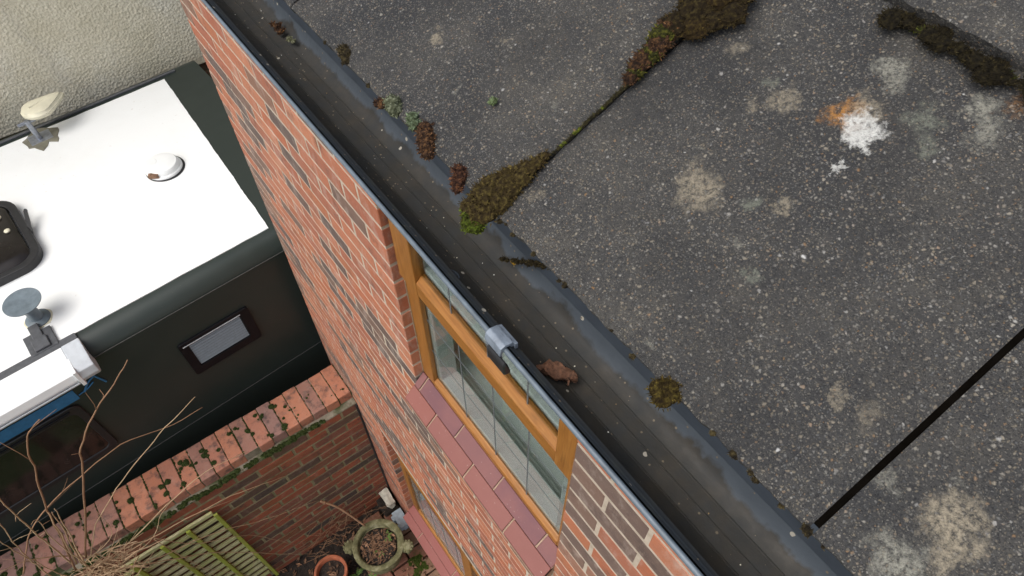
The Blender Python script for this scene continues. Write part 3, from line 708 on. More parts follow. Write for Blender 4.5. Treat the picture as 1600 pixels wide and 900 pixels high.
# ------------------------------------------------------------------ garden wall
gw = empty('garden_wall', (-1.2, 2.5, 0)); tag(gw, 'old red brick garden wall with a mossy brick-on-edge coping, beside the dark motorhome', 'wall')
YF, YB = 2.356, 2.64; ZC = -4.05; GX0, GX1 = -6.0, 0.438
o = MB(); o.box(GX0, GX1, YF + 0.0025, YB - 0.01, 0, H - 4.165); o.build('mortar_bed', MAT['gmortar'], gw)
o = MB(); o.prism([(YF + .006, H - 4.172), (YF - 0.003, H - 4.170), (YF - 0.001, H - 4.156), (2.395, H - 4.125), (YB - .02, H - 4.125), (YB - .02, H - 4.130), (YB - .02, H - 4.165)], 'x', GX0, GX1)
o.build('mortar_fillet', MAT['fillet'], gw, bevel=0.003)
CR = [(0.42, 0.165, 0.095), (0.45, 0.18, 0.105), (0.40, 0.15, 0.085), (0.38, 0.155, 0.10)]; CD = [(0.29, 0.14, 0.105), (0.24, 0.13, 0.11)]
r_ = random.Random(11)
cop = [brick_mesh(0.0885, 0.262, 0.086, btint(r_, 0.3, CR, CD), MAT['coping'], r_, 0.003, 'coping_brick') for _ in range(12)]
x = GX1 - 0.002; n = 0; CP = 0.0938
while x > GX0:
    link('coping_brick', r_.choice(cop), gw, (x - 0.0469, 2.516 + r_.uniform(-.004, .004), H - 4.093 + r_.uniform(-.003, .003))); x -= CP; n += 1
o = MB(); o.box(GX0, GX1, 2.388, 2.644, H - 4.131, H - 4.056); o.build('coping_joints', MAT['fillet'], gw)
GR = [(0.24, 0.060, 0.028), (0.27, 0.070, 0.032), (0.21, 0.060, 0.032), (0.18, 0.062, 0.038)]; GD = [(0.075, 0.045, 0.032), (0.05, 0.038, 0.032), (0.10, 0.052, 0.036)]  # brick tints lowered so their colour carries the shade on this wall face
GL, GH = 0.252, 0.0922
gm = {}
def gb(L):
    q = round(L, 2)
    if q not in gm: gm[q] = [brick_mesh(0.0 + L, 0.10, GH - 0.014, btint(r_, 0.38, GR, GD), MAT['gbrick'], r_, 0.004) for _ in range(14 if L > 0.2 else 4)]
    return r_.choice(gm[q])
grest = MB(); cnt = 0; lst = []
zz = -4.165 - GH / 2; row = 0
while zz > -5.95:
    ph = 0.318 if row % 2 == 0 else 0.318 - GL / 2
    for n in range(-30, 3):
        a, b = ph + n * GL + 0.006, ph + (n + 1) * GL - 0.006
        b = min(b, GX1 - 0.003)
        if b - a > 0.03: lst.append(((a + b) / 2, b - a, zz))
    zz -= GH; row += 1
lst.sort(key=lambda t: -(t[0]))
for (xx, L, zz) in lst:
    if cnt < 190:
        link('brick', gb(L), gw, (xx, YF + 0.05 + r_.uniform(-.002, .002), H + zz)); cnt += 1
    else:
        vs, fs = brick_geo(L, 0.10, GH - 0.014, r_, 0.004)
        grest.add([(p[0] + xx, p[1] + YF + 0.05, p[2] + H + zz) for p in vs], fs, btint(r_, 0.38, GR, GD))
tag(grest.build('small_bricks', MAT['gbrick'], gw), kind='stuff')
o = MB(); pts = [(GX1 - 0.003 - 0.008 * abs(noise.noise(Vector((i, 0, 0)))), YF - 0.002, H - 4.17 - 1.73 * i / 30) for i in range(31)]
o.tube(pts, 0.011, 6); o.build('black_joint_filler', MAT['rubber'], gw)

# ------------------------------------------------------------------ moss
def cushion(name, path, mat, label, group=None, cat='moss clump', flat=0.55, spike=0.004, dens=1.0, seed=0, tint=(1, 1, 1), tint2=None, par=None, up_=Vector((-0.42, 0, 0.9))):
    """path: (x,y,zr,radius) blobs; a noisy cushion bristling with hundreds of tiny leaves"""
    rg = random.Random(seed); b = MB(); up_ = up_.normalized()
    q = up_.to_track_quat('Z', 'Y')
    for bi, (x, y, z_, r) in enumerate(path):
        ctr = Vector((x, y, H + z_)); tn = tint if tint2 is None or bi not in tint2[0] else tint2[1]
        ns, nr = 14, 7; vs = []
        def surf(u, v_):
            d = Vector((math.cos(u) * math.cos(v_), math.sin(u) * math.cos(v_), math.sin(v_)))
            k_ = 1 + 0.30 * noise.noise(d * 1.7 + Vector((seed, bi, 0))) + 0.15 * noise.noise(d * 5 + Vector((seed, bi, 5)))
            d2 = Vector((d.x * r * k_, d.y * r * k_, d.z * r * k_ * flat)); return ctr + q @ d2, (q @ d)
        for i in range(nr + 1):
            v_ = -0.5 + (math.pi / 2 + 0.5) * i / nr
            for k_ in range(ns): vs.append(surf(2 * math.pi * k_ / ns, v_)[0])
        b.add(vs, [(i * ns + k_, i * ns + (k_ + 1) % ns, (i + 1) * ns + (k_ + 1) % ns, (i + 1) * ns + k_) for i in range(nr) for k_ in range(ns)], tuple(t * 0.6 for t in tn))
        nn = int(dens * 14 * (r / spike) ** 1.45) if r > spike else 12
        nn = min(nn, 1500)
        for _ in range(nn):
            u, v_ = rg.uniform(0, 2 * math.pi), math.asin(rg.uniform(-0.3, 1))
            p, nd = surf(u, v_)
            d = (nd + Vector([rg.uniform(-.6, .6) for _ in range(3)])).normalized()
            s_ = d.orthogonal().normalized() * spike * rg.uniform(0.12, 0.26); L = spike * rg.uniform(0.5, 1.3)
            tv = rg.uniform(0.55, 1.6); t3 = tuple(t * tv for t in tn)
            b.add([p - s_, p + s_, p + d * L + s_ * .4 + Vector((0, 0, spike * .1)), p + d * L - s_ * .4], [(0, 1, 2, 3)], t3)
    me = b.mesh(name, mat, path[0][:2] + (path[0][2] + H,))
    o = link(name, me, par, path[0][:2] + (path[0][2] + H,))
    if par is None: tag(o, label, cat, group)
    return o
def lerp_path(a, b, ra, rb, n, jit=0.0, seed=0):
    rg = random.Random(seed)
    return [(a[0] + (b[0] - a[0]) * t + rg.uniform(-jit, jit), a[1] + (b[1] - a[1]) * t + rg.uniform(-jit, jit), a[2] + (b[2] - a[2]) * t, ra + (rb - ra) * t) for t in [i / (n - 1) for i in range(n)]]
# big cushion running out of the tile joint over the eave
p = [(0.2135, 0.343, -.440, .0115), (0.2165, 0.349, -.437, .0115), (0.2205, 0.350, -.433, .0135), (0.224, 0.340, -.431, .0125), (0.231, 0.350, -.428, .0155), (0.237, 0.338, -.425, .0130), (0.240, 0.350, -.424, .0145), (0.247, 0.342, -.420, .0140), (0.254, 0.346, -.416, .0120), (0.262, 0.341, -.412, .0110), (0.270, 0.340, -.408, .0085), (0.278, 0.339, -.405, .0065), (0.286, 0.338, -.401, .0045)]
cushion('moss_clump', p, MAT['moss_brown'], 'large brown cushion of moss with a bright green tip hanging over the gutter', 'moss on the roof tiles', seed=1, spike=0.0028, dens=1.0, tint=(.82, .76, .7), tint2=((0, 1), (0.8, 1.35, 0.42)))
p = lerp_path((0.292, 0.336, -.4005), (0.385, 0.334, -.357), 0.0014, 0.0019, 36, 0.0005, 3)
cushion('moss_strip', p, MAT['moss_dark'], 'thin dark line of moss filling the joint between two roof tiles', 'moss on the roof tiles', cat='moss', seed=2, spike=0.0013, dens=.8, tint=(.8, .9, .8), tint2=((4, 5, 9, 10, 11, 20, 31, 32), (2.2, 3.4, .8)))
p = lerp_path((0.378, 0.339, -.360), (0.425, 0.345, -.338), 0.007, 0.011, 9, 0.003, 4)
cushion('moss_clump', p, MAT['moss_rust'], 'reddish brown and green moss filling the upper part of the tile joint', 'moss on the roof tiles', seed=3, spike=0.0030, tint=(.75, .75, .75), tint2=((1, 4, 7), (.7, 1.35, .45)))
p = [(0.432, 0.346, -.335, .013), (0.440, 0.330, -.331, .013), (0.452, 0.340, -.325, .018), (0.462, 0.350, -.320, .018), (0.450, 0.322, -.326, .011), (0.470, 0.332, -.316, .017), (0.462, 0.312, -.320, .012), (0.478, 0.345, -.312, .016), (0.480, 0.320, -.312, .012)]
cushion('moss_clump', p, MAT['moss_brown'], 'dark brown moss mound at the top edge of the photo beside the tile joint', 'moss on the roof tiles', seed=4, spike=0.0028, flat=.4, tint=(.40, .36, .36), tint2=((1, 5), (.5, .42, .36)))
p = [(0.2250, 0.1250, -.4335, .0082), (0.2230, 0.1200, -.4350, .0078), (0.2285, 0.1215, -.4310, .0075), (0.2272, 0.1175, -.4320, .0066)]
cushion('moss_clump', p, MAT['moss_brown'], 'round olive brown moss tuft alone on the lower tile edge above the gutter', 'moss on the roof tiles', seed=5, spike=0.0028, tint=(.72, .66, .45))
p = [(0.2325, 0.5075, -.4270, .0090), (0.2300, 0.5010, -.4290, .0075)]
cushion('moss_clump', p, MAT['moss_grey'], 'larger grey-green moss tuft at the eave, left of the rusty clumps', 'moss on the roof tiles', seed=6, spike=0.0026, flat=.9)
p = [(0.2265, 0.5220, -.4330, .0060), (0.2245, 0.5260, -.4340, .0050)]
cushion('moss_clump', p, MAT['moss_rust'], 'small rusty brown moss scrap just left of the grey-green tuft', 'moss on the roof tiles', seed=7, spike=0.0024)
p = [(0.2355, 0.4760, -.4255, .0060), (0.2330, 0.4690, -.4275, .0060)]
cushion('moss_clump', p, MAT['moss_grey'], 'smaller grey-green moss tuft next to the dark rusty clump', 'moss on the roof tiles', seed=8, spike=0.0026, flat=.9, tint=(.8, .95, .85))
p = [(0.2355, 0.4550, -.4260, .0080), (0.2315, 0.4460, -.4280, .0090), (0.2270, 0.4380, -.4310, .0080), (0.2240, 0.4320, -.4330, .0060)]
cushion('moss_clump', p, MAT['moss_rust'], 'long dark rust-coloured moss clump with orange tips at the eave', 'moss on the roof tiles', seed=9, spike=0.0030, flat=.8)
p = [(0.2320, 0.3920, -.4280, .0060), (0.2285, 0.3860, -.4300, .0070), (0.2240, 0.3830, -.4330, .0065), (0.2215, 0.3790, -.4340, .0050)]
cushion('moss_clump', p, MAT['moss_rust'], 'rusty moss clump touching the head of the largest cushion', 'moss on the roof tiles', seed=10, spike=0.0028, flat=.8, tint=(1, .85, .9))
p = [(0.2360, 0.6180, -.4270, .0060), (0.2340, 0.6090, -.4280, .0070), (0.2310, 0.6030, -.4300, .0050)]
cushion('moss_clump', p, MAT['moss_dark'], 'blackish moss scrap highest up the eave near the top of the photo', 'moss on the roof tiles', seed=11, spike=0.0024)
p = [(0.2925, 0.4230, -.3990, .0042)]
cushion('moss_clump', p, MAT['moss_grey'], 'tiny grey-green moss button in the middle of the left roof tile', 'moss on the roof tiles', seed=12, spike=0.0012, tint=(.9, 1.1, .8))
rgm = random.Random(19); p = []
for i in range(70):
    t = rgm.random(); wd = .5 + .5 * math.sin(t * 11 + 1.2) ** 2
    p.append((.5330 - .004 * t + rgm.uniform(-.014, .003) * wd, .215 - .135 * t, -.2945 - .002 * t - .004 * rgm.random(), rgm.uniform(.0025, .0085) * wd))
cushion('moss_strip', p, MAT['moss_dark'], 'moss band, tinted dark for the shaded gap, under the edge of the upper tile course at top right', 'moss on the roof tiles', cat='moss', seed=13, spike=0.0024, flat=.38, tint=(.36, .36, .32), tint2=((4, 9, 17, 30, 44), (.9, 1.3, .5)))  # low tint puts the shade of the gap under the tile edge into the moss
rg = random.Random(77)
b_specs = []
for i in range(26):
    y = rg.uniform(-0.02, 0.66); s_ = rg.uniform(0.0011, 0.0028)
    b_specs.append((0.2290 + rg.uniform(-.0005, .001), y, -.4330 + rg.uniform(-.003, .0015), s_))
o = cushion('moss_crumbs', b_specs, MAT['moss_dark'], None, par=None, seed=20, spike=0.0012)
tag(o, 'scattered dark moss crumbs along the lower edge of the roof tiles', 'moss', kind='stuff')
# moss cushions on the coping of the garden wall
wm = []
rg = random.Random(21); x = GX1 - 0.05; n = 0
while x > -2.0:
    thick = 0.35 if x > -0.05 else 1.0
    xj = GX1 - 0.002 - CP * n
    for k_ in range(int(27 * thick)):
        yy = 2.388 + 0.25 * rg.random() ** 1.0; wm.append((xj + rg.uniform(-.003, .003), yy, -4.055, rg.uniform(.004, .0085)))
    for k_ in range(rg.choice([1, 2, 3, 4])):
        cx_, cy_ = xj + rg.uniform(-.035, .035), 2.40 + rg.uniform(0, .2); r0 = rg.uniform(.009, .021) * (0.6 if x > 0 else 1)
        wm.append((cx_, cy_, -4.052, r0)); 
        if rg.random() < .6: wm.append((cx_ + rg.uniform(-.02, .02), cy_ + rg.uniform(-.02, .02), -4.052, r0 * .7))
    x -= CP; n += 1
for i in range(420):
    xx = -2.0 + 2.2 * rg.random() ** .8; wm.append((xx, YF + 0.014 + rg.uniform(-.016, .016), -4.150 + rg.uniform(-.012, .008), rg.uniform(.010, .017)))
o = cushion('wall_moss', wm, MAT['moss_wall'], None, seed=22, spike=0.0055, dens=.9, up_=Vector((0, -0.15, 1)))
tag(o, 'dark green moss cushions covering the brick-on-edge coping of the garden wall', 'moss', kind='stuff')

# ------------------------------------------------------------------ debris in the gutter
def leaf_grid(name, c, ax, L, Wd, curl, mat, label, cat='leaf', twist=0.0, seed=0, group=None, up=Vector((0, 0, 1)), lobes=0.0, crk=0.35):
    b = MB(); ax = Vector(ax).normalized(); sd_ = ax.cross(up).normalized(); n_ = sd_.cross(ax); nl, nw = 16, 10; vs = []
    for th in (0, -0.0006):
        for i in range(nl + 1):
            t = i / nl; wd = Wd * (math.sin(math.pi * (0.06 + 0.90 * t)) ** 0.7) * (1 + lobes * math.sin(t * 22 + seed))
            for j in range(nw + 1):
                u = j / nw * 2 - 1; an = u * curl
                r0 = wd / max(curl, .01)
                p = Vector(c) + ax * L * (t - .5) + sd_ * (r0 * math.sin(an)) + n_ * (r0 * (1 - math.cos(an)) + th + twist * L * (t - .5) ** 2)
                p += n_ * crk * Wd * (noise.noise(Vector((t * 6, u * 3, seed))) + .5 * noise.noise(Vector((t * 17, u * 9, seed)))) + sd_ * 0.15 * Wd * noise.noise(Vector((t * 5, u * 3, seed + 9)))
                vs.append(p)
    st = nw + 1; n1 = (nl + 1) * st; fs = []
    for i in range(nl):
        for j in range(nw):
            a = i * st + j; fs += [(a, a + 1, a + st + 1, a + st), (n1 + a, n1 + a + st, n1 + a + st + 1, n1 + a + 1)]
    b.add(vs, fs); o = b.build(name, mat, None, org=c, smooth=True)
    if label: tag(o, label, cat, group)
    return o
lf = leaf_grid('dead_leaf', (0.2215, 0.2290, H - .556), (0.62, -1.0, 0.1), 0.041, 0.0135, 1.6, MAT['rleaf'], 'curled reddish brown dead leaf lying in the gutter', seed=3, lobes=.12, crk=.6, up=Vector((0.2, 0, 1)))
b = MB(); b.tube([(0.2265, 0.2185, H - .5520), (0.2245, 0.2150, H - .5500), (0.2215, 0.2120, H - .5510)], .0011, 6); b.build('leaf_stalk', MAT['rleaf'], lf, org=wl(lf))
leaf_grid('yellow_leaf', (0.2665, 0.3560, H - .5480), (0.3, 1, 0.1), 0.0075, 0.0030, 0.7, MAT['yellow'], 'tiny yellow leaf scrap beside the dark twig in the gutter', seed=8, lobes=.25)
p = lerp_path((0.2600, 0.3680, -.5500), (0.2790, 0.3060, -.5150), .0022, .0036, 16, .0012, 9)
cushion('mossy_twig', p, MAT['moss_dark'], 'dark mossy twig lying across the back wall of the gutter', None, cat='twig', seed=31, spike=.0022, flat=.9, tint=(.9, .9, .85))
cushion('moss_clump', [(0.2790, 0.3050, -.5100, .0050), (0.2815, 0.3010, -.5040, .0048)], MAT['moss_dark'], 'black moss knot where the twig meets the tile edge', 'moss on the roof tiles', seed=32, spike=.0022, flat=.9)
cushion('debris_clump', [(0.2590, 0.9090, -.5560, .0060), (0.2570, 0.8960, -.5570, .0050), (0.2560, 0.9200, -.5570, .0040)], MAT['moss_rust'], 'clump of brown silt and moss in the gutter at the top of the photo', None, cat='debris', seed=33, spike=.0030)
cushion('debris_clump', [(0.2585, 0.8700, -.5560, .0045), (0.2610, 0.8620, -.5560, .0032)], MAT['moss_grey'], 'small pale grit scrap below the brown silt clump in the gutter', None, cat='debris', seed=34, spike=.0016, tint=(1.4, 1.3, 1.3))
b = MB(); rg = random.Random(91)
for i in range(110):
    y = rg.uniform(-0.15, 1.3); x = rg.choice([rg.gauss(.232, .013), rg.uniform(.205, .268)]); s_ = rg.uniform(.0003, .0009)
    if x < .203 or x > .27: continue
    zf = -.5650 if .222 < x < .263 else -.560
    b.lathe([(0, s_ * .8), (s_ * .8, s_ * .5), (s_, 0)], (x, y, H + zf + .0006), 5, tint=rg.choice([(.8, .75, .6), (.3, .2, .1), (.5, .45, .35), (.15, .1, .07), (.25, .2, .13), (.85, .85, .8)]))
m = NM('grit'); m.set(base=m.attr(), rough=.8)
tag(b.build('gutter_grit', m.m), 'pale grit and tile granules scattered along the gutter floor', 'grit', kind='stuff')

# ------------------------------------------------------------------ neighbour's rendered wall
nb = empty('neighbour_house', (-1.0, 5.0, 0)); tag(nb, 'neighbouring house wall in rough cream render above the motorhome roof', 'house')
b = MB(); n_x, n_z = 60, 30
b.box(-9, 5, 4.99, 5.4, H - 3.12, H + 0.6); b.build('render_wall', MAT['render'], nb)
b = MB(); b.box(-9, 5, 5.012, 5.38, 0, H - 3.12); b.build('plinth_core', MAT['gmortar'], nb)
pr = [brick_mesh(0.215, 0.10, 0.065, btint(r_, 0.4, [(0.20, 0.07, 0.06), (0.16, 0.06, 0.05)], GD), MAT['gbrick'], r_, 0.003) for _ in range(8)]
for row in range(12):
    for n in range(5):
        link('brick', r_.choice(pr), nb, (0.35 + n * .225 + (row % 2) * .1125, 5.055, H - 3.165 - row * .075))

# ------------------------------------------------------------------ motorhome
van = empty('motorhome', (0, 2.846, 0)); van.rotation_euler = (0, 0, math.atan2(.0714, .9974))
tag(van, 'dark green motorhome with a white roof parked behind the garden wall', 'motorhome')
WL[van.name] = Vector((0, 0, 0))
RR = 0.125; VL0, VL1 = -5.0, 0.86; VW = 2.06; ZR = H - 3.0; ZB = H - 5.45
# cross-section (y,z) local, near side at y=0
prof = [(0, ZB)]
prof += [(RR - RR * math.cos(a), ZR - RR + RR * math.sin(a)) for a in [math.pi / 2 * i / 10 for i in range(11)]]
prof += [(VW - RR + RR * math.sin(a), ZR - RR + RR * math.cos(a)) for a in [math.pi / 2 * i / 10 for i in range(11)]]
prof += [(VW, ZB)]
b = MB(); b.prism(prof, 'x', VL0, VL1, close=True)
b.build('body', MAT['van'], van, smooth=True, angle=30, bevel=0.0)
# white roof panel with a ragged, hand painted edge
def ragged(pts, amp, n, seed):
    out = []; k_ = len(pts)
    for i in range(k_):
        a, c = Vector(pts[i]), Vector(pts[(i + 1) % k_])
        for j in range(n):
            t = j / n; q_ = a.lerp(c, t); d = (c - a).normalized(); pn = Vector((-d.y, d.x))
            out.append(q_ + pn * amp * (noise.noise(Vector((q_.x * 9, q_.y * 9, seed))) + .6 * noise.noise(Vector((q_.x * 40, q_.y * 40, seed)))))
    return [tuple(v) for v in out]
b = MB(); b.prism(ragged([(VL0 + .05, .132), (.468, .132), (.600, 1.890), (VL0 + .05, 1.910)], .004, 70, 2), 'z', ZR - .004, ZR + .005)
b.build('roof_panel', MAT['vroof'], van)
# side seams
b = MB(); b.tube([(VL0, -.0005, H - 3.085), (VL1 - .01, -.0005, H - 3.085)], .0028, 6); b.build('side_seam', MAT['seam'], van)
b = MB(); b.tube([(VL0, -.0005, H - 4.075), (VL1 - .01, -.0005, H - 4.075)], .0028, 6); b.build('side_seam', MAT['seam'], van)
# roof vent (white mushroom with an opening)
b = MB(); c0 = (.215, 1.010, ZR + .004)
b.lathe([(.112, 0), (.112, .012), (.106, .020), (.100, .022), (.098, .040), (.090, .052), (.06, .058), (0, .060)], c0, 40)
v1 = b.build('roof_vent', MAT['white'], van, smooth=True, angle=40)
b = MB(); b.lathe([(.118, 0), (.120, .004), (.112, .006)], (.219, 1.004, ZR + .004), 40); b.build('vent_seal', MAT['rubber'], v1, org=(0, 0, 0))
b = MB(); b.box(-.03, .03, -.012, .012, -.012, .014)
o = b.build('vent_slot', MAT['leaf'], v1, org=(0, 0, 0)); o.location = (.132, .950, ZR + .034); o.rotation_euler = (0, 0, R(-35))
b = MB(); b.lathe([(.040, 0), (.040, .030), (.034, .036), (0, .037)], (.165, 1.045, ZR + .028), 24); b.build('vent_knob', MAT['white'], v1, org=(0, 0, 0), smooth=True, angle=40)
# skylight
sk = MB()
def rrect(x0, x1, y0, y1, r, n=7):
    out = []
    for (cx_, cy_, a0) in ((x1 - r, y1 - r, 0), (x0 + r, y1 - r, 90), (x0 + r, y0 + r, 180), (x1 - r, y0 + r, 270)):
        out += [(cx_ + r * math.cos(R(a0 + 90 * i / n)), cy_ + r * math.sin(R(a0 + 90 * i / n))) for i in range(n + 1)]
    return out
def ring(b, A, B, z0, z1):
    n = len(A); vs = [(x, y, z0) for x, y in A] + [(x, y, z1) for x, y in A] + [(x, y, z1) for x, y in B] + [(x, y, z0) for x, y in B]
    b.add(vs, [(r_i * n + i, r_i * n + (i + 1) % n, ((r_i + 1) % 4) * n + (i + 1) % n, ((r_i + 1) % 4) * n + i) for r_i in range(4) for i in range(n)])
ring(sk, rrect(-1.36, -.595, .700, 1.345, .13), rrect(-1.325, -.640, .740, 1.305, .10), ZR + .004, ZR + .055)
sko = sk.build('skylight_frame', MAT['rubber'], van, bevel=.006, seg=2)
b = MB(); A = rrect(-1.33, -.645, .735, 1.31, .10); B = rrect(-1.28, -.662, .775, 1.27, .09); n = len(A)
b.add([(x, y, ZR + .050) for x, y in A] + [(x, y, ZR + .075) for x, y in B], [(i, (i + 1) % n, n + (i + 1) % n, n + i) for i in range(n)] + [tuple(range(n, 2 * n))])
b.build('skylight_dome', MAT['dglass'], sko, org=(0, 0, 0), smooth=True, angle=60)
for (cx_, cy_) in ((-.700, 1.150), (-.692, 1.010)):
    b = MB(); b.lathe([(.017, 0), (.017, .006), (.012, .010), (0, .011)], (cx_, cy_, ZR + .076), 16); b.build('catch', MAT['cream'], sko, org=(0, 0, 0), smooth=True)
b = MB(); b.prism([(0, 0), (.17, .004), (.175, .016), (.16, .022), (0, .022)], 'z', 0, .012)
o = b.build('loose_strap', MAT['rubber'], sko, org=(0, 0, 0)); o.location = (-.590, .955, ZR + .03); o.rotation_euler = (0, R(-14), R(75))
# flue with a dished cowl, on a bracket plate
b = MB(); c1 = (-.775, .345, ZR + .004)
b.lathe([(.062, 0), (.062, .010), (.045, .018), (.034, .022), (.030, .100), (.045, .125), (.083, .150), (.092, .153), (.092, .158), (.080, .157), (.03, .150), (0, .149)], c1, 40)
b.build('flue_cowl', MAT['flue'], van, smooth=True, angle=35)
b = MB(); b.lathe([(.072, 0), (.070, .004), (.05, .006)], c1, 24, wob=.15); b.build('flue_base', MAT['cream'], van)
b = MB(); b.box(-.878, -.742, .110, .255, ZR + .004, ZR + .022); b.box(-.835, -.785, .150, .300, ZR + .0225, ZR + .034); b.box(-.850, -.775, .118, .20, ZR + .0215, ZR + .036)
b.build('bracket_plate', MAT['rail'], van, bevel=.003)
# awning cassette along the side
aw = empty('awning', (-2.5, 0, H - 3.0)); aw.parent = van; WL[aw.name] = Vector((0, 0, 0)); aw.location = (0, 0, 0)
b = MB(); b.box(VL0 + .1, -.660, .076, .128, ZR - .02, ZR + .017); b.build('awning_rail', MAT['rail'], aw, bevel=.003)
prof = [(.076, H - 2.992), (.070, H - 2.975), (-.085, H - 2.985), (-.112, H - 3.000), (-.120, H - 3.045), (-.108, H - 3.075), (-.085, H - 3.098), (-.04, H - 3.105), (.004, H - 3.105), (-.001, H - 3.03)]
b = MB(); b.prism(prof, 'x', VL0 + .1, -.745); b.build('cassette', MAT['awn'], aw, bevel=.003, seg=2)
prof2 = [(y * 1.03 - .001, z_ + (.003 if z_ > H - 3.03 else -.003)) for y, z_ in prof]
b = MB(); b.prism(prof2, 'x', -.7445, -.655); b.build('end_cap', MAT['awngrey'], aw, bevel=.006, seg=2)
b = MB(); b.prism([(-.112, H - 3.073), (-.1235, H - 3.058), (-.127, H - 3.066), (-.114, H - 3.085)], 'x', VL0 + .1, -.760); b.build('lead_rail', MAT['awngrey'], aw, bevel=.002)
b = MB(); b.box(-.757, -.738, -.126, -.02, H - 3.095, H - 2.978); b.build('cap_seam', MAT['awn'], aw, bevel=.002)
# blue masking tape strip and a torn end
b = MB(); b.box(-3.0, -.838, -.0035, -.0005, H - 3.305, H - 3.22); b.build('tape_strip', MAT['blue'], van)
b = MB(); b.tube([(-.80, -.004, H - 3.275), (-.76, -.006, H - 3.225), (-.715, -.006, H - 3.20), (-.690, -.006, H - 3.29)], .006, 5); b.tube([(-.83, -.006, H - 3.275), (-.78, -.006, H - 3.265), (-.735, -.006, H - 3.24)], .004, 5); b.build('torn_tape', MAT['blue'], van)
# side window
sw = MB()
def vring(b, A, B, y0, y1):
    n = len(A); vs = [(x, y0, z_) for x, z_ in A] + [(x, y1, z_) for x, z_ in A] + [(x, y1, z_) for x, z_ in B] + [(x, y0, z_) for x, z_ in B]
    b.add(vs, [(r_i * n + i, r_i * n + (i + 1) % n, ((r_i + 1) % 4) * n + (i + 1) % n, ((r_i + 1) % 4) * n + i) for r_i in range(4) for i in range(n)])
vring(sw, rrect(-2.1, -.865, H - 3.83, H - 3.315, .05), rrect(-2.06, -.905, H - 3.79, H - 3.375, .04), .004, -.018)
swo = sw.build('side_window_frame', MAT['rubber'], van, bevel=.004)
b = MB(); b.prism(rrect(-2.065, -.900, H - 3.795, H - 3.37, .04), 'y', .002, -.012); b.build('acrylic_pane', MAT['dglass'], swo, org=(0, 0, 0), bevel=.003)
b = MB(); b.box(-2.05, -.92, -.026, -.016, H - 3.350, H - 3.338); b.build('hinge_rail', MAT['black'], swo, org=(0, 0, 0), bevel=.002)
# louvred vent in the side
lv = MB(); vring(lv, rrect(-.305, .135, H - 3.655, H - 3.335, .02, 4), rrect(-.255, .075, H - 3.590, H - 3.375, .012, 4), .003, -.016)
lvo = lv.build('louvre_frame', MAT['black'], van, bevel=.004, seg=2)
b = MB(); b.box(-.262, .082, .003, .006 - .008, H - 3.597, H - 3.368); b.build('louvre_back', MAT['rubber'], lvo, org=(0, 0, 0))
for i in range(9):
    zz = H - 3.383 - i * .0232
    b = MB(); b.add([(-.250, -.0035, zz), (.070, -.0035, zz), (.070, -.0125, zz - .011), (-.250, -.0125, zz - .011), (-.250, -.0025, zz - .0125), (.070, -.0025, zz - .0125)],
                    [(0, 1, 2, 3), (3, 2, 5, 4), (0, 4, 5, 1), (0, 3, 4), (1, 5, 2)])
    b.build('slat', MAT['slat'], lvo, org=(0, 0, 0))
b = MB(); b.box(-.282, .078, -.0195, -.0165, H - 3.366, H - 3.361); b.build('frame_edge', MAT['awngrey'], lvo, org=(0, 0, 0))
# aerial: cream teardrop on a metal post and plate
ae = MB(); c2 = Vector((-.275, 1.815, ZR + .004))
ae.box(c2.x - .075, c2.x + .065, c2.y - .055, c2.y + .055, ZR + .004, ZR + .012)
aeo = ae.build('aerial_plate', MAT['steel'], van, bevel=.003)
b = MB(); b.lathe([(.11, 0), (.108, .005), (.06, .007)], (c2.x + .005, c2.y, ZR + .0045), 24, wob=.5); b.build('sealant_smear', MAT['slab'], aeo, org=(0, 0, 0))
b = MB(); b.tube([(c2.x - .01, c2.y - .01, ZR + .01), (c2.x - .018, c2.y + .005, ZR + .15)], .017, 14); b.tube([(c2.x - .075, c2.y + .01, ZR + .135), (c2.x + .03, c2.y + .01, ZR + .135)], .012, 10); b.build('aerial_post', MAT['steel'], aeo, org=(0, 0, 0), smooth=True, angle=40)
b = MB(); ns = 40
def tear(s_, z_):
    out = []
    for i in range(ns):
        t = 2 * math.pi * i / ns; cxx, syy = math.cos(t), math.sin(t)
        rad = .105 * (1 + 0.0 * cxx); xx = rad * cxx + (.085 * max(0, cxx) ** 1.5); yy = rad * syy * (1 - .50 * max(0, cxx) ** 1.2)
        out.append((xx * s_, yy * s_, z_))
    return out
rings = [tear(.90, -.022), tear(1.0, -.012), tear(1.0, .004), tear(.90, .012), tear(.88, .022), tear(.70, .030), tear(.35, .034)]
vs = [p for r__ in rings for p in r__]
b.add(vs, [(i * ns + k_, i * ns + (k_ + 1) % ns, (i + 1) * ns + (k_ + 1) % ns, (i + 1) * ns + k_) for i in range(len(rings) - 1) for k_ in range(ns)] + [tuple(range(ns)), tuple((len(rings) - 1) * ns + k_ for k_ in range(ns))])
b.tube([(-.05, 0, .034), (.15, 0, .026)], .006, 8)
o = b.build('aerial_dome', MAT['cream'], aeo, org=(0, 0, 0), smooth=True, angle=50); o.location = (c2.x + .085, c2.y + .03, ZR + .18); o.rotation_euler = (R(-4), R(2), R(22))
b = MB(); b.box(VL0 + .1, .70, 1.925, 1.945, ZR - .006, ZR + .012); b.build('rear_rail', MAT['rail'], van, bevel=.003)
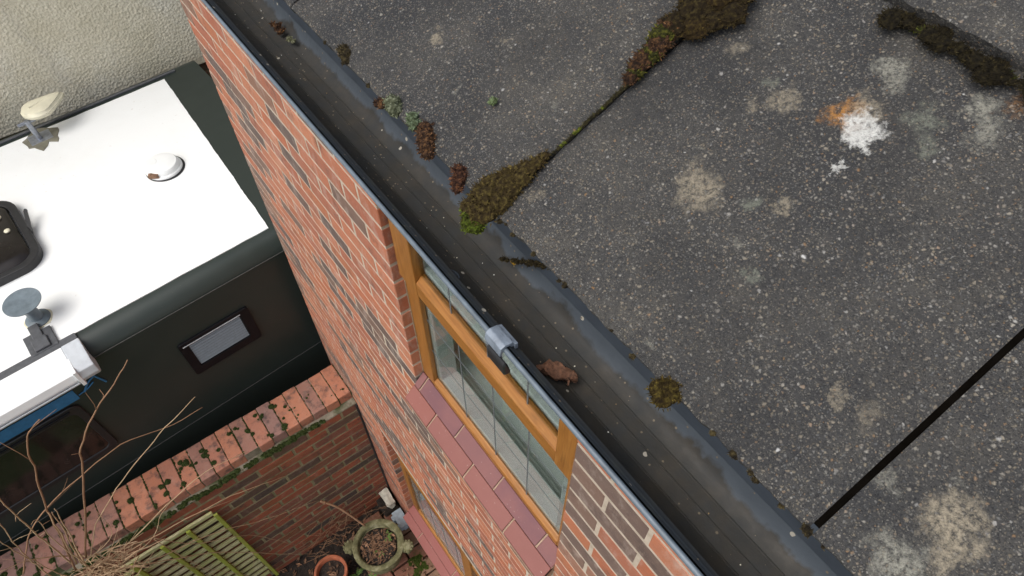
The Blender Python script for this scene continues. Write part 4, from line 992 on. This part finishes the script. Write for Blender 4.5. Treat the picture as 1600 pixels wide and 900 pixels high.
for wx in (-4.1, -.7):
    for wy in (.14, 1.92):
        b = MB(); b.lathe([(.17, -.09), (.30, -.10), (.33, -.08), (.33, .08), (.30, .10), (.17, .09)], (wx, wy, .335), 28, axis=Vector((0, 1, 0))); wo = b.build('wheel_tyre', MAT['rubber'], van, smooth=True, angle=40)
        b = MB(); b.lathe([(0, -.06), (.10, -.07), (.17, -.085), (.17, .085), (.10, .07), (0, .06)], (wx, wy, .335), 20, axis=Vector((0, 1, 0))); b.build('rim', MAT['steel'], wo, org=(0, 0, 0), smooth=True, angle=40)

# ------------------------------------------------------------------ trellis against the garden wall
tr = empty('trellis', (-.9, 2.34, 0)); tag(tr, 'mossy green wooden trellis panel with close slats fixed to the garden wall', 'trellis')
rgt = random.Random(6)
for xx in (-0.652, -0.832, -0.995, -1.185, -1.37):
    o = MB(); top = H - 4.345 - rgt.uniform(0, .03)
    o.prism([(xx - .013, 2.300), (xx + .013, 2.300), (xx + .013, 2.317), (xx - .013, 2.317)], 'z', .08, top); o.build('upright', MAT['trel'], tr, bevel=.003)
zz = -4.385; i = 0
while zz > -5.8:
    hh_ = rgt.uniform(.034, .043)
    a, b2 = (-1.42 + rgt.uniform(-.02, .02), -.668 + rgt.uniform(-.012, .012))
    o = MB(); dz = rgt.uniform(-.004, .004)
    o.add([(a, 2.319, H + zz), (b2, 2.319, H + zz + dz), (b2, 2.337, H + zz + dz), (a, 2.337, H + zz), (a, 2.319, H + zz + hh_), (b2, 2.319, H + zz + dz + hh_), (b2, 2.337, H + zz + dz + hh_), (a, 2.337, H + zz + hh_)],
          [(0, 1, 2, 3), (4, 7, 6, 5), (0, 4, 5, 1), (3, 2, 6, 7), (0, 3, 7, 4), (1, 5, 6, 2)])
    o.build('slat', MAT['trels'], tr, bevel=.003); zz -= .096; i += 1

# ------------------------------------------------------------------ bare shrub
sh = empty('bare_shrub', (-1.24, 2.15, 0)); tag(sh, 'leafless cut-back shrub with long pale arching stems in front of the garden wall', 'shrub')
b = MB(); rgs = random.Random(14)
for i in range(9):
    an = i * .7; b.tube([(-1.24 + .10 * math.cos(an), 2.12 + .09 * math.sin(an), 0), (-1.22 + .05 * math.cos(an + .5), 2.16 + .04 * math.sin(an), 1.0), (-1.235 + .035 * math.cos(an), 2.18 + .03 * math.sin(an), H - 3.98 + rgs.uniform(-.05, .06))], .016, 7, .012)
b.build('trunk', MAT['stemd'], sh, smooth=True)
STEMS = [
(0.0085, 1, [(-1.215, 2.200, -3.807), (-0.896, 2.160, -3.097), (-0.778, 2.120, -2.821), (-0.615, 2.080, -2.582), (-0.489, 2.040, -2.441), (-0.383, 2.000, -2.302)]),
(0.0085, 1, [(-1.294, 2.200, -3.853), (-1.149, 2.158, -3.367), (-1.060, 2.117, -3.062), (-0.952, 2.075, -2.762), (-0.854, 2.033, -2.498), (-0.786, 1.992, -2.387), (-0.733, 1.950, -2.312)]),
(0.0060, 1, [(-1.431, 2.200, -3.619), (-1.290, 2.192, -3.380), (-1.152, 2.183, -3.216), (-0.899, 2.175, -3.083), (-0.675, 2.167, -3.009), (-0.482, 2.158, -3.053), (-0.304, 2.150, -3.040)]),
(0.0050, 0, [(-1.198, 2.200, -3.820), (-1.038, 2.180, -3.531), (-0.791, 2.160, -3.259), (-0.562, 2.140, -3.077), (-0.370, 2.120, -2.934), (-0.287, 2.100, -2.869)]),
(0.0070, 0, [(-1.274, 2.200, -3.773), (-1.190, 2.100, -3.331), (-1.109, 2.000, -2.948), (-1.018, 1.900, -2.564), (-0.918, 1.800, -2.202)]),
(0.0055, 0, [(-1.342, 2.150, -3.771), (-1.294, 2.062, -3.483), (-1.200, 1.975, -3.081), (-1.094, 1.888, -2.694), (-0.997, 1.800, -2.375)]),
(0.0045, 0, [(-1.300, 2.150, -3.849), (-1.267, 2.062, -3.547), (-1.213, 1.975, -3.081), (-1.148, 1.888, -2.791), (-1.075, 1.800, -2.510)]),
(0.0065, 0, [(-1.258, 2.200, -4.003), (-1.049, 2.220, -3.948), (-0.775, 2.240, -3.836), (-0.557, 2.260, -3.777), (-0.409, 2.280, -3.815), (-0.280, 2.300, -3.874)]),
(0.0065, 0, [(-1.252, 2.200, -3.990), (-0.982, 2.232, -4.056), (-0.620, 2.265, -4.160), (-0.361, 2.298, -4.316), (-0.181, 2.330, -4.481)]),
(0.0060, 0, [(-1.244, 2.150, -3.943), (-0.997, 2.195, -4.241), (-0.733, 2.240, -4.441), (-0.426, 2.285, -4.798), (-0.095, 2.330, -5.096)]),
(0.0060, 0, [(-1.244, 2.150, -3.943), (-0.988, 2.188, -4.307), (-0.759, 2.225, -4.739), (-0.484, 2.262, -5.480), (-0.330, 2.290, -5.860)]),
(0.0045, 0, [(-0.955, 2.250, -4.096), (-0.857, 2.262, -4.456), (-0.648, 2.275, -4.742), (-0.562, 2.287, -4.929), (-0.412, 2.300, -5.481)]),
(0.0075, 0, [(-1.262, 2.200, -3.801), (-1.150, 2.150, -3.393), (-1.073, 2.100, -3.104)]),
(0.0075, 0, [(-1.261, 2.220, -3.864), (-1.150, 2.185, -3.454), (-1.086, 2.150, -3.182)]),
(0.0075, 0, [(-1.241, 2.180, -3.849), (-1.130, 2.140, -3.438), (-1.043, 2.100, -3.096)]),
(0.0045, 0, [(-1.228, 2.150, -3.982), (-0.951, 2.183, -3.987), (-0.826, 2.217, -3.851), (-0.722, 2.250, -3.823)]),
(0.0040, 0, [(-0.939, 2.200, -4.018), (-0.916, 2.200, -4.547), (-0.894, 2.200, -5.026)]),
(0.0040, 0, [(-1.246, 2.200, -3.837), (-1.020, 2.150, -3.647), (-0.952, 2.100, -3.300)]),
(0.0045, 0, [(-1.188, 2.100, -3.726), (-1.150, 2.067, -3.321), (-1.089, 2.033, -3.025), (-1.099, 2.000, -2.968)]),
(0.0055, 0, [(-1.243, 2.200, -3.698), (-1.299, 2.150, -3.477), (-1.399, 2.100, -3.322)]),
(0.0045, 0, [(-1.209, 2.200, -3.795), (-0.974, 2.150, -3.849), (-1.054, 2.100, -3.722)]),
(0.0035, 0, [(-1.048, 2.100, -3.979), (-0.916, 2.150, -4.498), (-0.688, 2.200, -5.528)]),
]
def smooth_path(pts, n=5):
    P_s = [Vector(p) for p in pts]; out = []
    for i in range(len(P_s) - 1):
        p0, p1, p2, p3 = P_s[max(i - 1, 0)], P_s[i], P_s[i + 1], P_s[min(i + 2, len(P_s) - 1)]
        for k_ in range(n):
            t = k_ / n; out.append(0.5 * ((2 * p1) + (p2 - p0) * t + (2 * p0 - 5 * p1 + 4 * p2 - p3) * t * t + (3 * p1 - p0 - 3 * p2 + p3) * t ** 3))
    return out + [P_s[-1]]
for (r0, dk, pts) in STEMS:
    r0 *= .66; pts = [(p[0], p[1], H + p[2]) for p in pts]; sp = smooth_path(pts)
    sp = [p + Vector([noise.noise(p * 9 + Vector((0, k_ * 7, r0 * 900))) * .008 for k_ in range(3)]) for p in sp]
    b = MB(); b.tube(sp, r0, 7, r0 * .35)
    for i in range(2, len(sp) - 1, 3): b.lathe([(0, -r0 * 1.2), (r0 * 1.25 * (1 - .5 * i / len(sp)), 0), (0, r0 * 1.2)], sp[i], 6)
    if len(pts) > 3 and r0 > .0035:
        for q_ in range(3):      # short side twigs
            i = rgs.randrange(5, len(sp) - 3); d = (sp[i + 1] - sp[i]).normalized(); sd_ = Vector((rgs.uniform(-1, 1), rgs.uniform(-.4, .2), rgs.uniform(-.6, 1))).normalized(); L = rgs.uniform(.05, .17)
            b.tube([sp[i], sp[i] + (d * .7 + sd_ * .5) * L * .5, sp[i] + (d + sd_ * .9) * L], r0 * .38, 5, r0 * .15)
    b.build('stem', MAT['stemd' if dk else 'stem'], sh, smooth=True)
b = MB()
for i in range(190):          # short dry twigs crowding the cut crown
    a = Vector((-1.20 + rgs.gauss(0, .09), 2.16 + rgs.gauss(0, .04), H - 3.96 + rgs.gauss(0, .05)))
    d = Vector((rgs.uniform(-1, 1.4), rgs.uniform(-1, .6), rgs.uniform(-.5, 1.0))).normalized(); L = rgs.uniform(.04, .20)
    b.tube([a, a + d * L * .5 + Vector((0, 0, rgs.uniform(-.02, .02))), a + d * L + Vector((0, 0, rgs.uniform(-.04, .02)))], rgs.uniform(.0014, .004), 4, .001)
tag(b.build('twiggy_crown', MAT['stem'], sh), kind='stuff')

# ------------------------------------------------------------------ urn, pots, stones, plants, paving
def scatter_leaves(b, n, cx_, cy_, rx, ry, z0, rg, s0=.012, s1=.03, hz=.03):
    for _ in range(n):
        an, q_ = rg.uniform(0, 6.283), math.sqrt(rg.random()); p = Vector((cx_ + rx * q_ * math.cos(an), cy_ + ry * q_ * math.sin(an), z0 + rg.uniform(0, hz)))
        d = Vector((rg.uniform(-1, 1), rg.uniform(-1, 1), rg.uniform(-.4, .4))).normalized(); s_ = d.cross(Vector((rg.uniform(-.4, .4), rg.uniform(-.4, .4), 1))).normalized(); L = rg.uniform(s0, s1)
        up1 = Vector((0, 0, L * rg.uniform(.05, .35))); k_ = rg.uniform(.4, 1.6); t = (.9 * k_, .8 * k_, .7 * k_)
        b.add([p - d * L, p - s_ * L * .4 + up1, p + d * L, p + s_ * L * .4 + up1, p], [(0, 1, 4), (1, 2, 4), (2, 3, 4), (3, 0, 4)], t)
m = NM('leaf_litter'); m.set(base=m.mix(1.0, m.ramp(m.noise(60, 4), [(.3, (.10, .055, .035, 1)), (.7, (.26, .16, .10, 1))]), m.attr(), 'MULTIPLY'), rough=.8); MAT['litter'] = m.m
m = NM('leafy_green'); m.set(base=m.mix(1.0, m.ramp(m.noise(60, 4), [(.3, (.05, .11, .015, 1)), (.7, (.13, .24, .035, 1))]), m.attr(), 'MULTIPLY'), rough=.6); MAT['greenv'] = m.m
rgp = random.Random(17)
UC = Vector((.112, 1.895, 0))
urn = empty('stone_urn', UC); tag(urn, 'algae-stained stone urn with lug handles, filled with dead leaves', 'planter')
b = MB(); UR = H - 5.43
b.lathe([(.11, 0), (.115, .03), (.07, .06), (.075, .10), (.13, .17), (.170, .27), (.178, UR - .06), (.168, UR - .045), (.196, UR - .02), (.200, UR - .005), (.192, UR), (.166, UR + .001), (.158, UR - .006), (.152, UR - .05)], UC, 56, wob=.03)
b.build('bowl', MAT['pot'], urn, smooth=True, angle=50)
for an in (R(-38), R(146)):
    dx_, dy_ = math.cos(an), math.sin(an); c = UC + Vector((dx_ * .225, dy_ * .225, UR - .035))
    b = MB(); rgh = random.Random(int(an * 10) + 40)
    b.lathe([(0, -.05), (.034, -.045), (.050, -.015), (.048, .012), (.030, .030), (0, .034)], c, 16, wob=.5)
    for k_ in range(10):
        a2 = k_ * .628; b.lathe([(0, -.012), (.012, -.004), (.011, .006), (0, .012)], c + Vector((.040 * math.cos(a2), .040 * math.sin(a2), .014)), 8, wob=.4)
    b.build('lug_handle', MAT['pot'], urn, smooth=True)
b = MB(); b.lathe([(.156, 0), (.10, .012), (.04, .006), (0, .010)], UC + Vector((0, 0, UR - .052)), 32, wob=.1); b.build('compost', MAT['soil'], urn, smooth=True)
b = MB(); scatter_leaves(b, 200, UC.x, UC.y, .135, .135, UR - .045, rgp, .008, .024, .025); tag(b.build('leaf_litter', MAT['litter'], urn), kind='stuff')
b = MB()
for _ in range(26):
    an, q_ = rgp.uniform(0, 6.28), rgp.uniform(0, .13); a = UC + Vector((q_ * math.cos(an), q_ * math.sin(an), UR - .03)); a2 = rgp.uniform(0, 6.28); L = rgp.uniform(.04, .14)
    b.tube([a, a + Vector((L * .5 * math.cos(a2), L * .5 * math.sin(a2), rgp.uniform(.005, .03))), a + Vector((L * math.cos(a2), L * math.sin(a2), rgp.uniform(-.005, .03)))], .0016, 4)
tag(b.build('dry_twigs', MAT['stemd'], urn), kind='stuff')
def fern(name, c, n, L, label, seed, cat='plant', group=None):
    rg = random.Random(seed); b = MB(); c = Vector(c)
    for i in range(n):
        an = rg.uniform(0, 6.283); d = Vector((math.cos(an), math.sin(an), 0)); l = L * rg.uniform(.5, 1)
        pts = [c + d * l * t + Vector((0, 0, l * (.9 * t - .7 * t * t))) for t in (0, .25, .5, .75, 1)]
        b.tube(pts, .0012, 4, tint=(.8, .8, .6))
        for j in range(9):
            t = .15 + .85 * j / 8; p = c + d * l * t + Vector((0, 0, l * (.9 * t - .7 * t * t))); sd_ = Vector((-d.y, d.x, 0)); w_ = l * .22 * (1 - .55 * t)
            for s_ in (-1, 1):
                k_ = rg.uniform(.6, 1.5); q_ = p + sd_ * s_ * w_ + d * w_ * .4
                b.add([p, p + (q_ - p) * .5 + d * w_ * .3, q_, p + (q_ - p) * .5 - d * w_ * .3], [(0, 1, 2, 3)], (k_, k_, k_))
    o = b.build(name, MAT['greenv'], None, org=c); tag(o, label, cat, group); return o
fern('fern_sprig', (UC.x + .088, UC.y + .020, UR - .035), 9, .055, 'bright green weed growing inside the stone urn near the house wall', 5)
fern('fern_sprig', (UC.x - .012, UC.y - .045, UR - .035), 7, .05, 'small green weed in the centre of the stone urn', 6)
# terracotta pot
TC = Vector((-.285, 1.985, 0)); tp = empty('terracotta_pot', TC); tag(tp, 'terracotta flower pot with bare compost at the bottom edge of the photo', 'flower pot')
b = MB(); TZ = H - 5.58
b.lathe([(.075, 0), (.108, TZ - .06), (.124, TZ - .058), (.130, TZ - .004), (.126, TZ), (.112, TZ), (.108, TZ - .004), (.102, TZ - .06)], TC, 40); b.build('pot_body', MAT['terra'], tp, smooth=True, angle=40)
b = MB(); b.lathe([(.104, 0), (.05, .008), (0, .004)], TC + Vector((0, 0, TZ - .055)), 24, wob=.1); b.build('compost', MAT['soil'], tp)
b = MB(); scatter_leaves(b, 14, TC.x + .03, TC.y + .02, .06, .06, TZ - .04, rgp, .012, .03, .02); tag(b.build('leaf_litter', MAT['litter'], tp), kind='stuff')
# weeds between the pots
for i, (x, y, n, L, lab) in enumerate(((-.135, 1.905, 10, .075, 'leafy green weed between the terracotta pot and the urn'), (-.06, 1.80, 9, .07, 'low green weed at the foot of the urn, nearest the photo edge'))):
    fern('weed', (x, y, .12), n, L, lab, 40 + i, group='weeds by the pots')
    C.objects
# green mossy growth on pavers
b = MB()
def chunk(b, c, s_, seed, amp=.18):
    bm = bmesh.new(); bmesh.ops.create_cube(bm, size=1); bmesh.ops.subdivide_edges(bm, edges=bm.edges, cuts=4, use_grid_fill=True)
    for v in bm.verts:
        d = Vector((v.co.x * s_[0], v.co.y * s_[1], v.co.z * s_[2])); k_ = 1 - .10 * (v.co.length / .866) ** 4
        v.co = Vector(c) + d * k_ * (1 + amp * noise.noise(v.co * 2.6 + Vector((seed, 0, 0))) + amp * .5 * noise.noise(v.co * 7 + Vector((seed, 0, 0))))
    b.add([tuple(v.co) for v in bm.verts], [tuple(v.index for v in f.verts) for f in bm.faces]); bm.free()
b = MB(); chunk(b, (.375, 2.285, .17), (.075, .16, .09), 3, .35)
tag(b.build('stone_lump', MAT['white_stone'], smooth=True, angle=40), 'rough whitish stone lump on the ground against the house corner', 'stone')
b = MB(); b.box(.338, .425, 2.01, 2.17, .05, .13); b.box(.318, .34, 2.10, 2.15, .055, .118); b.box(.315, .345, 2.03, 2.06, .052, .112); b.box(.36, .40, 2.0, 2.012, .06, .11)
tag(b.build('grey_block', MAT['grey_block'], bevel=.006, seg=2), 'pale blue-grey block with a notched side by the house wall', 'block')
b = MB(); b.box(.32, .43, 2.0, 2.18, .0, .049); tag(b.build('dark_brick_base', MAT['soil'], bevel=.004), 'dark soil-stained brick underneath the pale blue-grey block', 'brick')
b = MB(); b.box(.29, .425, 2.19, 2.40, 0, .10); tag(b.build('dark_stone', MAT['soil'], bevel=.01), 'dark earthy stone underneath the whitish stone lump', 'stone')
# pavers by the wall
pv = empty('paving', (.3, 1.6, 0)); tag(pv, kind='structure')
PT = [(0.28, 0.10, 0.055), (0.24, 0.11, 0.07), (0.20, 0.08, 0.05), (0.22, 0.13, 0.08)]
pm = [brick_mesh(.155, .115, .06, r_.choice(PT), MAT['paver'], r_, .006, 'paver') for _ in range(6)]
for i in range(-3, 14):
    for j in range(3):
        x, y = .355 - j * .168, 1.78 - i * .128 + (j % 2) * .06
        if (Vector((x, y)) - Vector((UC.x, UC.y))).length < .0: continue
        o = link('paver', r_.choice(pm), pv, (x, y, .030 + r_.uniform(-.004, .004))); o.rotation_euler = (r_.uniform(-.02, .02), r_.uniform(-.02, .02), r_.uniform(-.04, .04))
b = MB(); b.box(-.55, .20, 1.18, 1.60, .0, .05)
b.build('kerb_slab', MAT['slab'], pv, bevel=.008, seg=2)
p = [(.30 + r_.uniform(-.05, .05), 1.70 + r_.uniform(-.07, .07), -5.84, r_.uniform(.012, .028)) for _ in range(22)]
cushion('moss_patch', p, MAT['moss_green'], 'bright green moss patch on the brick pavers below the lower window', None, cat='moss', seed=51, spike=.009, flat=.35, up_=Vector((0, 0, 1)))
b = MB(); rgp = random.Random(29)
scatter_leaves(b, 520, 0.0, 2.1, 1.1, .30, .005, rgp, .010, .032, .03); scatter_leaves(b, 160, .25, 1.5, .25, .25, .06, rgp, .010, .025, .01)
tag(b.build('leaf_litter', MAT['litter']), 'dead brown leaves scattered on the soil at the foot of the garden wall', 'leaves', kind='stuff')
# fallen stick propped on the urn
b = MB(); sp = smooth_path([(-.086, 2.320, H - 5.102), (.003, 2.225, H - 5.190), (.10, 2.06, H - 5.38)], 6); b.tube(sp, .010, 8, .007); b.lathe([(0, -.02), (.016, 0), (0, .02)], sp[2], 8)
tag(b.build('fallen_stick', MAT['stemd'], smooth=True), 'grey-brown stick leaning from the garden wall onto the urn rim', 'stick')
b = MB()
for _ in range(60):
    a = Vector((-.12 + rgp.gauss(0, .12), 2.25 + rgp.gauss(0, .06), .12 + rgp.random() * .35)); a2 = rgp.uniform(0, 6.28); L = rgp.uniform(.08, .24)
    b.tube([a, a + Vector((L * .5 * math.cos(a2), L * .3 * math.sin(a2), rgp.uniform(-.02, .08))), a + Vector((L * math.cos(a2), L * .6 * math.sin(a2), rgp.uniform(-.04, .10)))], .0018, 4, .001)
tag(b.build('dry_stalks', MAT['stemd']), 'tangle of thin dry stalks behind the urn at the wall foot', 'stalks', kind='stuff')
